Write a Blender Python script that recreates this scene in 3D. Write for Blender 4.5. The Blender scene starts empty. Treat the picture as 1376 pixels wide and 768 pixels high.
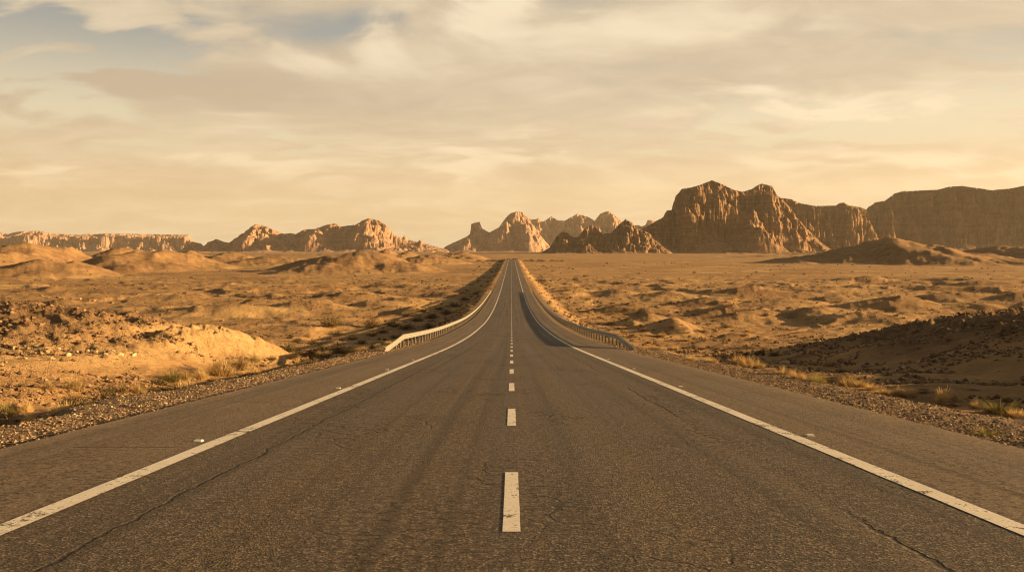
import bpy, math, random
import numpy as np

# ------------------------------------------------------------------ camera, sky, sun, exposure
SC = bpy.context.scene
COL = SC.collection
F, CX, HY = 1100.0, 687.5, 338.0            # focal length and principal point in photo pixels (1376 wide)

cam_data = bpy.data.cameras.new("camera")
cam = bpy.data.objects.new("camera", cam_data)
COL.objects.link(cam)
cam_data.sensor_width = 36.0
cam_data.lens = 36.0 * F / 1376.0
cam_data.shift_y = -(384.0 - HY) / 1376.0
cam_data.shift_x = (688.0 - CX) / 1376.0
cam_data.clip_start = 0.1
cam_data.clip_end = 60000.0
cam.location = (0, 0, 0)
cam.rotation_euler = (math.radians(90), 0, 0)
SC.camera = cam

SUN_EL = 9.6
SUN_AZ = 1.5                                # degrees from +X towards +Y
SUN_STRENGTH = 5.0
SKY_STRENGTH = 0.10
EXPOSURE = 1.62
HAZE_DENSITY = 2.3e-5

sun_data = bpy.data.lights.new("sun", "SUN")
sun = bpy.data.objects.new("sun", sun_data)
COL.objects.link(sun)
sun_data.energy = SUN_STRENGTH
sun_data.angle = math.radians(0.5)
sun_data.color = (1.0, 0.66, 0.31)
_e, _a = math.radians(SUN_EL), math.radians(SUN_AZ)
from mathutils import Vector
_to_sun = Vector((math.cos(_e) * math.cos(_a), math.cos(_e) * math.sin(_a), math.sin(_e)))
sun.rotation_euler = _to_sun.to_track_quat("Z", "Y").to_euler()

SC.view_settings.view_transform = "Standard"
SC.view_settings.look = "None"
SC.view_settings.exposure = EXPOSURE
SC.view_settings.gamma = 1.0
SC.view_settings.use_curve_mapping = False
SC.render.engine = "CYCLES"
SC.cycles.max_bounces = 5
SC.cycles.diffuse_bounces = 3
SC.cycles.glossy_bounces = 2
SC.cycles.transmission_bounces = 2
SC.cycles.volume_bounces = 1
SC.cycles.transparent_max_bounces = 4
SC.cycles.use_denoising = True
SC.cycles.denoiser = "OPENIMAGEDENOISE"
SC.cycles.denoising_input_passes = "RGB_ALBEDO_NORMAL"
SC.cycles.denoising_prefilter = "ACCURATE"
SC.cycles.filter_width = 1.1
SC.cycles.sample_clamp_indirect = 4.0


# ------------------------------------------------------------------ node helper
class NT:
    def __init__(self, tree):
        self.t = tree
        tree.nodes.clear()

    def n(self, kind, **kw):
        nd = self.t.nodes.new(kind)
        for k, v in kw.items():
            setattr(nd, k, v)
        return nd

    def put(self, sock, v):
        if isinstance(v, bpy.types.NodeSocket):
            self.t.links.new(v, sock)
        else:
            if sock.type == "RGBA" and len(v) == 3:
                v = (*v, 1.0)
            sock.default_value = v

    def m(self, op, a, b=None, c=None, clamp=False):
        nd = self.n("ShaderNodeMath", operation=op, use_clamp=clamp)
        self.put(nd.inputs[0], a)
        if b is not None:
            self.put(nd.inputs[1], b)
        if c is not None:
            self.put(nd.inputs[2], c)
        return nd.outputs[0]

    def mix(self, f, a, b, blend="MIX"):
        nd = self.n("ShaderNodeMix", data_type="RGBA", blend_type=blend)
        self.put(nd.inputs[0], f)
        self.put(nd.inputs[6], a)
        self.put(nd.inputs[7], b)
        return nd.outputs[2]

    def step(self, v, lo, hi, a=0.0, b=1.0):
        nd = self.n("ShaderNodeMapRange", interpolation_type="SMOOTHSTEP")
        self.put(nd.inputs["Value"], v)
        for k, x in zip(("From Min", "From Max", "To Min", "To Max"), (lo, hi, a, b)):
            self.put(nd.inputs[k], x)
        return nd.outputs[0]

    def noise(self, vec, scale, detail=4.0, rough=0.55, dist=0.0, color=False):
        nd = self.n("ShaderNodeTexNoise")
        self.put(nd.inputs["Vector"], vec)
        nd.inputs["Scale"].default_value = scale
        nd.inputs["Detail"].default_value = detail
        nd.inputs["Roughness"].default_value = rough
        nd.inputs["Distortion"].default_value = dist
        return nd.outputs[1 if color else 0]

    def voro(self, vec, scale, feature="F1", out="Distance", rnd=1.0):
        nd = self.n("ShaderNodeTexVoronoi", feature=feature)
        self.put(nd.inputs["Vector"], vec)
        nd.inputs["Scale"].default_value = scale
        nd.inputs["Randomness"].default_value = rnd
        return nd.outputs[out]

    def vec(self, x, y, z):
        nd = self.n("ShaderNodeCombineXYZ")
        for s, v in zip(nd.inputs, (x, y, z)):
            self.put(s, v)
        return nd.outputs[0]

    def sep(self, v):
        nd = self.n("ShaderNodeSeparateXYZ")
        self.put(nd.inputs[0], v)
        return nd.outputs

    def scale(self, v, s):
        nd = self.n("ShaderNodeVectorMath", operation="MULTIPLY")
        self.put(nd.inputs[0], v)
        nd.inputs[1].default_value = s
        return nd.outputs[0]

    def bump(self, h, strength=0.5, dist=0.05, normal=None):
        nd = self.n("ShaderNodeBump")
        self.put(nd.inputs["Height"], h)
        nd.inputs["Strength"].default_value = strength
        nd.inputs["Distance"].default_value = dist
        if normal is not None:
            self.put(nd.inputs["Normal"], normal)
        return nd.outputs[0]

    def ramp(self, v, stops):
        nd = self.n("ShaderNodeValToRGB")
        self.put(nd.inputs[0], v)
        el = nd.color_ramp.elements
        while len(el) < len(stops):
            el.new(0.5)
        for e, (p, c) in zip(el, stops):
            e.position = p
            e.color = (*c, 1.0)
        return nd.outputs[0]

    def principled(self, color, rough=0.9, normal=None, spec=0.2, metal=0.0, trans=None):
        b = self.n("ShaderNodeBsdfPrincipled")
        self.put(b.inputs["Base Color"], color)
        self.put(b.inputs["Roughness"], rough)
        self.put(b.inputs["Specular IOR Level"], spec)
        self.put(b.inputs["Metallic"], metal)
        if normal is not None:
            self.put(b.inputs["Normal"], normal)
        o = self.n("ShaderNodeOutputMaterial")
        self.t.links.new(b.outputs[0], o.inputs["Surface"])
        return b


def new_mat(name):
    m = bpy.data.materials.new(name)
    m.use_nodes = True
    return m, NT(m.node_tree)


# ------------------------------------------------------------------ sky
world = bpy.data.worlds.new("World")
SC.world = world
world.use_nodes = True
w = NT(world.node_tree)
sky = w.n("ShaderNodeTexSky", sky_type="NISHITA", sun_disc=False)
sky.sun_elevation = math.radians(SUN_EL)
sky.sun_rotation = math.radians(90.0 - SUN_AZ)
sky.dust_density = 4.0
sky.air_density = 1.2
sky.ozone_density = 0.6
dirv = w.n("ShaderNodeTexCoord").outputs["Generated"]
dx, dy, dz = w.sep(dirv)
up = w.m("MAXIMUM", dz, 0.0)
inv = w.m("ADD", up, 0.16)
px_, py_ = w.m("DIVIDE", dx, inv), w.m("DIVIDE", dy, inv)
pl = w.vec(px_, py_, 0.0)
wv = w.n("ShaderNodeVectorMath", operation="MULTIPLY_ADD")
w.put(wv.inputs[0], w.noise(pl, 0.8, 3.0, 0.5, color=True))
wv.inputs[1].default_value = (0.9, 0.9, 0.0)
w.put(wv.inputs[2], pl)
plw = wv.outputs[0]
deck = w.noise(w.scale(plw, (0.55, 0.62, 1)), 1.0, 4.0, 0.45)
puff = w.noise(w.scale(plw, (1.1, 1.5, 1)), 2.1, 9.0, 0.53)
lite = w.noise(w.scale(plw, (0.6, 1.0, 1)), 1.0, 7.0, 0.52)
# where this afternoon's openings and bright banks stand, by bearing and height over the horizon
ahead = w.m("MAXIMUM", dy, 0.15)
bear, elev = w.m("DIVIDE", dx, ahead), w.m("DIVIDE", dz, ahead)
wq1, wq2, wq3 = w.sep(w.noise(w.scale(plw, (1.0, 1.3, 1)), 1.6, 6.0, 0.6, color=True))
bear = w.m("ADD", bear, w.m("MULTIPLY", w.m("SUBTRACT", wq1, 0.5), 0.34))
elev = w.m("ADD", elev, w.m("MULTIPLY", w.m("SUBTRACT", wq2, 0.5), 0.10))


def patch(px, py, rx, ry):
    a = w.m("DIVIDE", w.m("SUBTRACT", bear, (px - CX) / F), rx / F)
    b = w.m("DIVIDE", w.m("SUBTRACT", elev, (HY - py) / F), ry / F)
    q = w.m("ADD", w.m("MULTIPLY", a, a), w.m("MULTIPLY", b, b))
    return w.m("EXPONENT", w.m("MULTIPLY", q, -1.0))


def total(items):
    t = None
    for (px, py, rx, ry, amt) in items:
        g = w.m("MULTIPLY", patch(px, py, rx, ry), amt)
        t = g if t is None else w.m("ADD", t, g)
    return t


gaps = total([(40, 55, 190, 60, 2.2), (790, 12, 110, 24, 0.22), (450, 35, 130, 26, 0.45), (1200, 165, 280, 32, 1.3), (330, 200, 260, 24, 0.7), (10, 160, 90, 24, 0.7), (1340, 110, 90, 40, 0.4), (900, 185, 120, 20, 0.4)])
banks = total([(690, 22, 60, 40, 0.55), (340, 222, 110, 15, 0.5), (1150, 30, 170, 26, 0.35), (640, 215, 130, 22, 0.45), (1080, 140, 190, 26, 0.5), (20, 230, 60, 14, 0.4), (420, 60, 130, 35, 0.28),
               (300, 165, 150, 18, 0.25), (1230, 218, 240, 12, 0.4), (560, 80, 120, 40, 0.18), (850, 45, 120, 26, 0.25)])
greys = total([(200, 120, 230, 55, 0.6), (480, 140, 180, 40, 0.4), (900, 95, 150, 40, 0.35), (1300, 35, 160, 50, 0.5), (600, 20, 60, 30, 0.4)])
cover = w.m("SUBTRACT", w.m("ADD", w.step(deck, 0.22, 0.50), w.m("MULTIPLY", w.step(puff, 0.42, 0.68), 0.5)), w.m("MULTIPLY", gaps, w.step(puff, 0.34, 0.60, 1.9, 0.35)), clamp=True)
# the cloud field lies ahead; overhead and behind it breaks up into clear sky
front = w.m("MULTIPLY", w.step(dz, 0.32, 0.60, 1.0, 0.03), w.step(dy, -0.15, 0.35, 0.05, 1.0))
cover = w.m("MULTIPLY", w.step(w.m("ADD", cover, w.m("MULTIPLY", w.m("SUBTRACT", w.noise(w.scale(plw, (1.0, 1.7, 1)), 4.2, 8.0, 0.58, 0.4), 0.5), 0.5)), 0.0, 1.0), front)
shade = w.m("ADD", w.m("MULTIPLY", puff, 0.62), w.m("MULTIPLY", lite, 0.5))
shade = w.m("ADD", shade, w.m("MULTIPLY", w.m("SUBTRACT", banks, w.m("MULTIPLY", greys, 0.55)), w.step(puff, 0.38, 0.60, 0.05, 0.75)))
wisp = w.noise(w.scale(plw, (1.0, 1.7, 1)), 5.0, 8.0, 0.58, 0.4)
shade = w.m("ADD", shade, w.m("MULTIPLY", w.m("SUBTRACT", wisp, 0.5), 0.32))
shade = w.step(shade, 0.34, 0.94)
K = 1.0 / (SKY_STRENGTH * 2 ** EXPOSURE)
k = lambda r, g, b: (r * K, g * K, b * K)
cl_high = w.mix(shade, k(0.60, 0.49, 0.345), k(0.93, 0.79, 0.56))
cl_low = w.mix(shade, k(0.76, 0.565, 0.325), k(0.95, 0.745, 0.455))
cloud_col = w.mix(w.step(dz, 0.03, 0.20), cl_low, cl_high)
gap_low = k(0.82, 0.615, 0.345)
gap_high = k(0.35, 0.375, 0.36)
tint = w.n("ShaderNodeMix", data_type="RGBA", blend_type="MULTIPLY")
tint.inputs[0].default_value = 1.0
w.put(tint.inputs[6], sky.outputs[0])
tint.inputs[7].default_value = (0.29, 0.275, 0.24, 1)
hz = w.mix(w.step(dz, 0.05, 0.16), gap_low, w.mix(w.step(dz, 0.14, 0.27), k(0.80, 0.70, 0.48), gap_high))
clear = w.mix(w.m("MULTIPLY", w.step(dz, 0.28, 0.50, 1.0, 0.0), w.step(dy, -0.3, 0.3, 0.15, 1.0)), tint.outputs[2], hz)
skyc = w.mix(cover, clear, cloud_col)
# brighter towards the sun's side
side = w.step(dx, -0.6, 0.9, 0.93, 1.05)
bright = w.n("ShaderNodeMix", data_type="RGBA", blend_type="MULTIPLY")
bright.inputs[0].default_value = 1.0
w.put(bright.inputs[6], skyc)
w.put(bright.inputs[7], w.vec(side, side, side))
bg = w.n("ShaderNodeBackground")
w.put(bg.inputs["Color"], bright.outputs[2])
bg.inputs["Strength"].default_value = SKY_STRENGTH
wo = w.n("ShaderNodeOutputWorld")
w.t.links.new(bg.outputs[0], wo.inputs["Surface"])


# ------------------------------------------------------------------ numpy noise
_rg = np.random.RandomState(7)
_ang = _rg.rand(256) * 2 * np.pi
_GX, _GY = np.cos(_ang).astype(np.float32), np.sin(_ang).astype(np.float32)


def _hash(ix, iy, s):
    h = (ix.astype(np.uint32) * np.uint32(374761393)) ^ (iy.astype(np.uint32) * np.uint32(668265263)) ^ np.uint32((s * 2246822519 + 97) & 0xFFFFFFFF)
    h = (h ^ (h >> np.uint32(13))) * np.uint32(1274126177)
    h ^= h >> np.uint32(16)
    return (h & np.uint32(255)).astype(np.int32)


def perlin(x, y, s=0):
    x = np.asarray(x, np.float64)
    y = np.asarray(y, np.float64)
    x, y = np.broadcast_arrays(x, y)
    fx0, fy0 = np.floor(x), np.floor(y)
    ix, iy = fx0.astype(np.int64), fy0.astype(np.int64)
    fx, fy = (x - fx0).astype(np.float32), (y - fy0).astype(np.float32)
    u = fx * fx * fx * (fx * (fx * 6 - 15) + 10)
    v = fy * fy * fy * (fy * (fy * 6 - 15) + 10)

    def g(ax, ay):
        h = _hash(ix + ax, iy + ay, s)
        return _GX[h] * (fx - ax) + _GY[h] * (fy - ay)
    a = g(0, 0) * (1 - u) + g(1, 0) * u
    b = g(0, 1) * (1 - u) + g(1, 1) * u
    return (a * (1 - v) + b * v) * 1.5


def fbm(x, y, o=4, s=0, gain=0.5, lac=2.03):
    t, a = 0.0, 1.0
    n = 0.0
    for i in range(o):
        t = t + a * perlin(x, y, s + i * 17)
        n += a
        x, y, a = x * lac + 13.7, y * lac + 5.1, a * gain
    return t / n


def ridged(x, y, o=4, s=0, gain=0.5, lac=2.05):
    t, a, n = 0.0, 1.0, 0.0
    for i in range(o):
        t = t + a * (1 - np.abs(perlin(x, y, s + i * 17)) * 1.6)
        n += a
        x, y, a = x * lac + 3.7, y * lac + 9.1, a * gain
    return t / n


def worley(x, y, s=0):
    """distance to the nearest and second nearest cell point, and a random number of the nearest cell."""
    x, y = np.broadcast_arrays(np.asarray(x, np.float64), np.asarray(y, np.float64))
    ix, iy = np.floor(x).astype(np.int64), np.floor(y).astype(np.int64)
    f1 = np.full(x.shape, 9.0)
    f2 = np.full(x.shape, 9.0)
    rid = np.zeros(x.shape)
    for ox in (-1, 0, 1):
        for oy in (-1, 0, 1):
            h1, h2, h3 = (_hash(ix + ox, iy + oy, s + q) / 255.0 for q in (1, 2, 3))
            d = np.hypot(ix + ox + 0.12 + 0.76 * h1 - x, iy + oy + 0.12 + 0.76 * h2 - y)
            nearer = d < f1
            f2 = np.where(nearer, f1, np.minimum(f2, d))
            rid = np.where(nearer, h3, rid)
            f1 = np.where(nearer, d, f1)
    return f1, f2, rid


def sstep(x, a, b):
    t = np.clip((x - a) / (b - a), 0, 1)
    return t * t * (3 - 2 * t)


# ------------------------------------------------------------------ object helpers
def mesh_np(name, verts, faces, smooth=True):
    """faces: (n,3) or (n,4) int array, or a list of such arrays."""
    me = bpy.data.meshes.new(name)
    verts = np.ascontiguousarray(verts, np.float32)
    fl = faces if isinstance(faces, list) else [faces]
    fl = [np.asarray(f, np.int32) for f in fl if len(f)]
    loops = np.concatenate([f.ravel() for f in fl])
    tot = np.concatenate([np.full(len(f), f.shape[1], np.int32) for f in fl])
    start = np.concatenate([[0], np.cumsum(tot)[:-1]]).astype(np.int32)
    me.vertices.add(len(verts))
    me.vertices.foreach_set("co", verts.ravel())
    me.loops.add(len(loops))
    me.loops.foreach_set("vertex_index", loops)
    me.polygons.add(len(tot))
    me.polygons.foreach_set("loop_start", start)
    me.polygons.foreach_set("loop_total", tot)
    me.polygons.foreach_set("use_smooth", np.full(len(tot), smooth))
    me.update(calc_edges=True)
    me.validate()
    return me


def grid_faces(nr, nc, wrap=False):
    r = np.arange(nr - 1)[:, None]
    c = np.arange(nc if wrap else nc - 1)[None, :]
    c2 = (c + 1) % nc
    return np.stack(np.broadcast_arrays(r * nc + c, r * nc + c2, (r + 1) * nc + c2, (r + 1) * nc + c), -1).reshape(-1, 4)


def link(name, me, mat=None, parent=None):
    o = bpy.data.objects.new(name, me)
    COL.objects.link(o)
    if mat is not None and not me.materials:
        me.materials.append(mat)
    if parent is not None:
        o.parent = parent
    return o


def tag(o, label=None, cat=None, group=None, kind=None):
    if label: o["label"] = label
    if cat: o["category"] = cat
    if group: o["group"] = group
    if kind: o["kind"] = kind
    return o


# ------------------------------------------------------------------ terrain heights (z = 0 at the camera)
_PY = np.array([-200, -60, 0, 20, 34, 50, 74, 108, 124, 155, 190, 251, 324, 467, 700, 900, 1000, 1100, 1400, 2000], float)
_PZ = np.array([12, 3.7, -1.48, -3.21, -4.42, -5.8, -7.55, -9.55, -10.3, -11.4, -12.2, -12.9, -12.95, -12.9, -11.8, -10.6, -10.2, -10.6, -13.5, -16])
_YD = np.arange(-200, 2000, 1.0)
_ZD = np.interp(_YD, _PY, _PZ)
for _ in range(3):
    _kern = np.ones(15) / 15
    _zz = np.convolve(np.pad(_ZD, 7, mode="edge"), _kern, "valid")
    _wf = sstep(_YD, 20, 60)
    _ZD = _ZD * (1 - _wf) + _zz * _wf


def road_z(y):
    return np.interp(y, _YD, _ZD)


_QY = np.array([-200, 0, 25, 40, 60, 90, 125, 190, 300, 450, 700, 1000, 1500, 2500, 4000, 9000, 20000], float)
_QZ = np.array([11, -1.9, -4.05, -5.6, -8.1, -10.9, -13.2, -14.9, -15.3, -14.8, -13.4, -11.7, -9.6, -7.0, -5.2, -3.0, -2.0])


def plain_z(y):
    return np.interp(y, _QY, _QZ)


# mounds: (photo x, photo y of the top, distance, half width in px, half depth m, height noise)
MOUNDS = [
    (2, 336, 560, 40, 60), (40, 326.5, 640, 66, 70), (82, 334, 660, 30, 50), (168, 333, 760, 42, 60),
    (200, 333, 640, 66, 70), (222, 336, 760, 30, 50), (255, 336.5, 860, 40, 60), (55, 349, 480, 55, 38), 
    (110, 352, 500, 40, 30), (305, 339.5, 860, 40, 60), (478, 337.5, 600, 80, 62), (486, 345, 580, 26, 35),
    (519, 336, 880, 22, 60), (548, 339, 900, 26, 60), (580, 342, 860, 36, 60), (622, 338.5, 1100, 26, 70), (600, 342, 1050, 36, 60),
    (372, 341.5, 820, 40, 60), (-70, 330, 620, 70, 70),
    (1198, 321, 900, 62, 90), (1150, 333, 900, 60, 70), (1252, 331, 880, 62, 80), (1090, 345, 900, 46, 60), (1338, 329.5, 1050, 52, 90), (1400, 331, 1000, 60, 90),
    (1300, 338, 950, 50, 70),
    (760, 342.5, 2100, 70, 90), (880, 341, 2300, 80, 90), (985, 339, 2400, 44, 70), (1100, 338.5, 2350, 70, 90), (1180, 339, 1900, 90, 120), (930, 343.5, 1700, 90, 120), (1050, 343, 1500, 80, 110),
    (640, 343, 2200, 60, 100), (560, 342, 1700, 60, 100), (300, 341, 2000, 120, 140), (420, 341.5, 1900, 90, 140),
    (1040, 399, 235, 34, 11), (1150, 393, 265, 36, 12), (1232, 387, 300, 40, 14), (1325, 380, 330, 44, 16), (1105, 411, 190, 30, 9), (1178, 417, 172, 32, 9), (1335, 403, 205, 44, 11),
    (950, 394, 245, 24, 10), (1012, 384, 300, 34, 13), (900, 386, 290, 24, 12), (1265, 373, 400, 60, 22), (1160, 373, 420, 44, 20), (840, 384, 300, 20, 10), (1380, 392, 250, 40, 12),
    (230, 392, 270, 50, 12), (150, 385, 320, 60, 14), (380, 388, 300, 36, 12), (470, 390, 280, 26, 10), (510, 401, 225, 22, 8), (600, 377, 420, 24, 14), (60, 384, 330, 50, 14), (440, 377, 420, 50, 16),
    (870, 413, 165, 26, 9), (905, 420, 150, 18, 8), (700 + 150, 405, 205, 30, 9), (1000, 408, 190, 34, 9), (1060, 398, 240, 40, 10), (1200, 402, 210, 36, 9),
    (300, 409, 200, 40, 9), (545, 398, 240, 22, 8), (420, 402, 215, 26, 7), (560, 410, 200, 14, 6), (1290, 392, 260, 40, 12), (1120, 385, 330, 50, 14), (600, 390, 290, 16, 8),
]


def ground(X, Y, full=False):
    X = np.asarray(X, np.float64)
    Y = np.asarray(Y, np.float64)
    X, Y = np.broadcast_arrays(X, Y)
    ax = np.abs(X)
    zr, zp = road_z(Y), plain_z(Y)
    zr = np.where(Y > 1250, zp, zr)
    emb = np.clip(zr - zp, 0.2, 5)
    edge = 8.0 + 1.1 * fbm(Y / 6.0, X * 0 + np.sign(X) * 3.3, 3, 5)
    t = sstep(ax, edge, edge + 1.2 + emb * 2.3)
    z = zr * (1 - t) + zp * t
    c = sstep(ax, 8, 26)
    c2 = sstep(ax, 6.6, 9.5)
    near = 1 - sstep(Y, 60, 120)
    # ---- left foreground hill
    zc = np.interp(X, [-75, -50, -40, -28.1, -23.7, -20, -17.6, -15.6, -13.75, -11.5], [0.5, -0.7, -1.4, -2.3, -2.75, -3.4, -3.95, -4.4, -5.4, -6.0])
    wob = fbm(X / 7.0, Y / 9.0, 3, 31)
    A = np.clip(zc + 5.75, 0, 9)
    ys = 48 + 2.5 * wob
    g = np.where(Y < ys, np.exp(-((Y - ys) / 24.0) ** 2), np.exp(-((Y - ys) / 13.0) ** 2))
    lh = np.where(X < -8.5, A * g, 0) * sstep(-X, 9.5, 13.5)
    z = z + lh
    # ---- right foreground hill, its crest rising out of the frame
    toe = np.interp(Y, [0, 12, 25, 35, 45, 55, 62, 75, 90], [13.5, 14.5, 17, 19, 20.3, 20.3, 20.5, 21.5, 23])
    cap = np.interp(Y, [0, 20, 45, 70, 90], [3.6, 4.6, 5.6, 6.2, 5.0])
    ramp = np.clip((X - toe + 1.3 * wob) * 0.27, 0, None)
    rh = cap * (1 - np.exp(-ramp / cap * 1.15))
    yr = 64 + 2.0 * wob
    rh = rh * np.where(Y > yr, np.exp(-((Y - yr) / 17.0) ** 2), 1) * sstep(Y, -30, 10)
    z = z + np.where(X > 0, rh, 0)
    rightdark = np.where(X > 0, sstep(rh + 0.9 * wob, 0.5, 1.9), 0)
    # ---- shallow ditch beside the verge in the foreground
    z = z - (0.34 + 0.6 * fbm(Y / 4.5, np.sign(X) * 7.7, 3, 6)) * np.exp(-((ax - 10.6) / 1.9) ** 2) * near * np.where(X < 0, 1.0, 0.5)
    # ---- mounds and dunes
    wx_ = X + 9 * fbm(X / 60, Y / 60, 3, 71) * sstep(Y, 120, 500)
    wy_ = Y + 30 * fbm(X / 70, Y / 90, 3, 73) * sstep(Y, 250, 600)
    dune = 0.0
    for (u, yt, D, wpx, wy) in MOUNDS:
        cx, hgt, wx = (u - CX) / F * D, (HY - yt) / F * D - float(plain_z(D)), wpx / F * D * (0.86 if D > 350 else 1.5)
        if D < 350:
            hgt *= 0.9
        q = ((wx_ - cx) / (wx * 1.15)) ** 2 + ((wy_ - D) / wy) ** 2
        rr_ = np.sqrt(q + 0.004) / (1.62 if D > 350 else 1.5)
        cone = np.clip(1.0 - rr_, 0, None)
        shp = cone ** 1.25 * (1 + 0.25 * rr_)
        dune = np.maximum(dune, hgt * 1.04 * shp) + 0.12 * np.minimum(dune, hgt * shp)
    rough = ridged(X / 50, Y / 85, 4, 41, 0.45) - 0.62
    act = np.clip(dune / 3.0, 0, 1)
    dune = dune + act * np.where(Y > 350, rough * 5.0 + 0.7 * fbm(X / 9, Y / 12, 3, 45), rough * 1.6)
    dune = np.maximum(dune, 0)
    z = z + dune * c
    # ---- undulating plain: wash banks, hummocks
    mid = sstep(Y, 70, 140) * (1 - 0.8 * sstep(Y, 350, 550)) * (1 - sstep(Y, 1200, 2200))
    n1 = fbm(X / 90, Y / 60, 4, 51) * 1.3
    hum = np.clip(fbm(X / 16, Y / 19, 4, 53) - 0.12, 0, None) * 1.1 * sstep(fbm(X / 110, Y / 90, 2, 55), -0.1, 0.35)
    hum2 = np.clip(fbm(X / 6.0, Y / 8, 3, 57) - 0.16, 0, None) * 0.6
    xr_, yr_ = X * 0.86 + Y * 0.5, Y * 0.86 - X * 0.5
    xr_ = xr_ + 14 * fbm(X / 50, Y / 50, 3, 63)
    yr_ = yr_ + 14 * fbm(X / 50, Y / 50, 3, 64)
    bank = sstep(fbm(xr_ / 75, yr_ / 55, 3, 59), 0.0, 0.07) * 0.8 + sstep(fbm(xr_ / 34, yr_ / 26, 3, 60), 0.12, 0.22) * 0.5
    bank = bank - 0.55 * sstep(ridged(xr_ / 95, yr_ / 70, 3, 62), 0.76, 0.90)
    c = c * np.where(X < 0, sstep(ax, 10, 40), 1)
    z = z + c * mid * (n1 + hum + hum2 + bank - 0.6)
    far = sstep(Y, 1200, 2200)
    z = z + far * c * fbm(X / 300, Y / 300, 4, 61) * 2.0
    # ---- small relief
    sm = c2 * (1 - sstep(Y, 300, 700))
    z = z + sm * (0.16 * fbm(X / 2.6, Y / 2.6, 4, 81) + 0.30 * sstep(ax, 9.5, 14) * fbm(X / 6.5, Y / 6.5, 3, 83))
    nose_ = np.exp(-(((X + 16.5) / 3.6) ** 2 + ((Y - 46) / 9.0) ** 2)) * (X < 0)
    z = z + 0.65 * np.exp(-(((X + 16.0) / 2.6) ** 2 + ((Y - 45) / 6.0) ** 2)) * (X < 0)
    gl = X + 18.4 + 0.10 * (Y - 46) + 0.9 * fbm(X / 3.0, Y / 3.0, 3, 111)
    z = z - 0.95 * np.exp(-(gl / 0.55) ** 2) * np.exp(-((Y - 44) / 6.0) ** 2) * (X < 0)
    z = z - 0.42 * np.clip(nose_, 0, 1) * np.clip(ridged(X / 2.6 + 0.5 * fbm(X, Y / 2, 2, 115), Y / 1.5, 4, 113) - 0.55, 0, None) * 2.0
    rocky = np.maximum(sstep(lh, 0.4, 1.6) * (1 - 0.35 * np.clip(nose_ * 1.4, 0, 1)), rightdark)
    z = z + rocky * (1 + 0.2 * (X > 0)) * (0.55 * np.clip(ridged(X / 2.2, Y / 2.2, 4, 87) - 0.45, 0, None) + 0.75 * np.clip(fbm(X / 1.3, Y / 1.6, 3, 89) - 0.12, 0, None))
    # gravel verge slightly below the asphalt; sunk beneath the road sheet
    z = z - 0.07 * sstep(ax, 5.9, 6.3) + 0.03 * c2 * 0 + 0.035 * fbm(X / 0.45, Y / 0.45, 3, 91) * sstep(ax, 6.02, 6.4) * (1 - sstep(Y, 60, 120))
    z = np.where(Y < 1250, z - 0.45 * (1 - sstep(ax, 5.55, 5.98)), z)
    if not full:
        return z
    gravel = (1 - sstep(ax + 0.9 * fbm(X / 1.7, Y / 1.7, 3, 93), 8.3, 9.6)) * (1 - sstep(Y, 150, 420))
    nose = np.exp(-(((X + 16.5) / 3.6) ** 2 + ((Y - 46) / 9.0) ** 2))
    low = sstep(lh, 0.15, 0.7) * (1 - sstep(lh + 1.2 * fbm(X / 5, Y / 5, 3, 95), 1.3, 2.2))
    pale = np.clip(np.maximum(nose * 0.9, low * 0.55), 0, 1) * np.where(X < 0, 1, 0)
    pale = np.maximum(pale, 0.5 * sstep(fbm(X / 40, Y / 40, 3, 97), 0.15, 0.45) * (Y > 90))
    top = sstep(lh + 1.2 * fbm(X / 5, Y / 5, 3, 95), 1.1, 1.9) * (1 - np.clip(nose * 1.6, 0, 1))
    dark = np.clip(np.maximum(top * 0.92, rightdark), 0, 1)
    return z, np.stack([gravel, pale, dark, np.clip(dune / 6.0, 0, 1)], -1)


def pix(px, py, dmin=3.0, dmax=3000.0):
    """Where the ray through a photo pixel meets the ground."""
    D = np.exp(np.linspace(math.log(dmin), math.log(dmax), 1400))
    X = (px - CX) / F * D
    Z = (HY - py) / F * D
    hit = np.nonzero(Z <= ground(X, D))[0]
    i = hit[0] if len(hit) else len(D) - 1
    return X[i], D[i], float(ground(X[i], D[i]))


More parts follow.
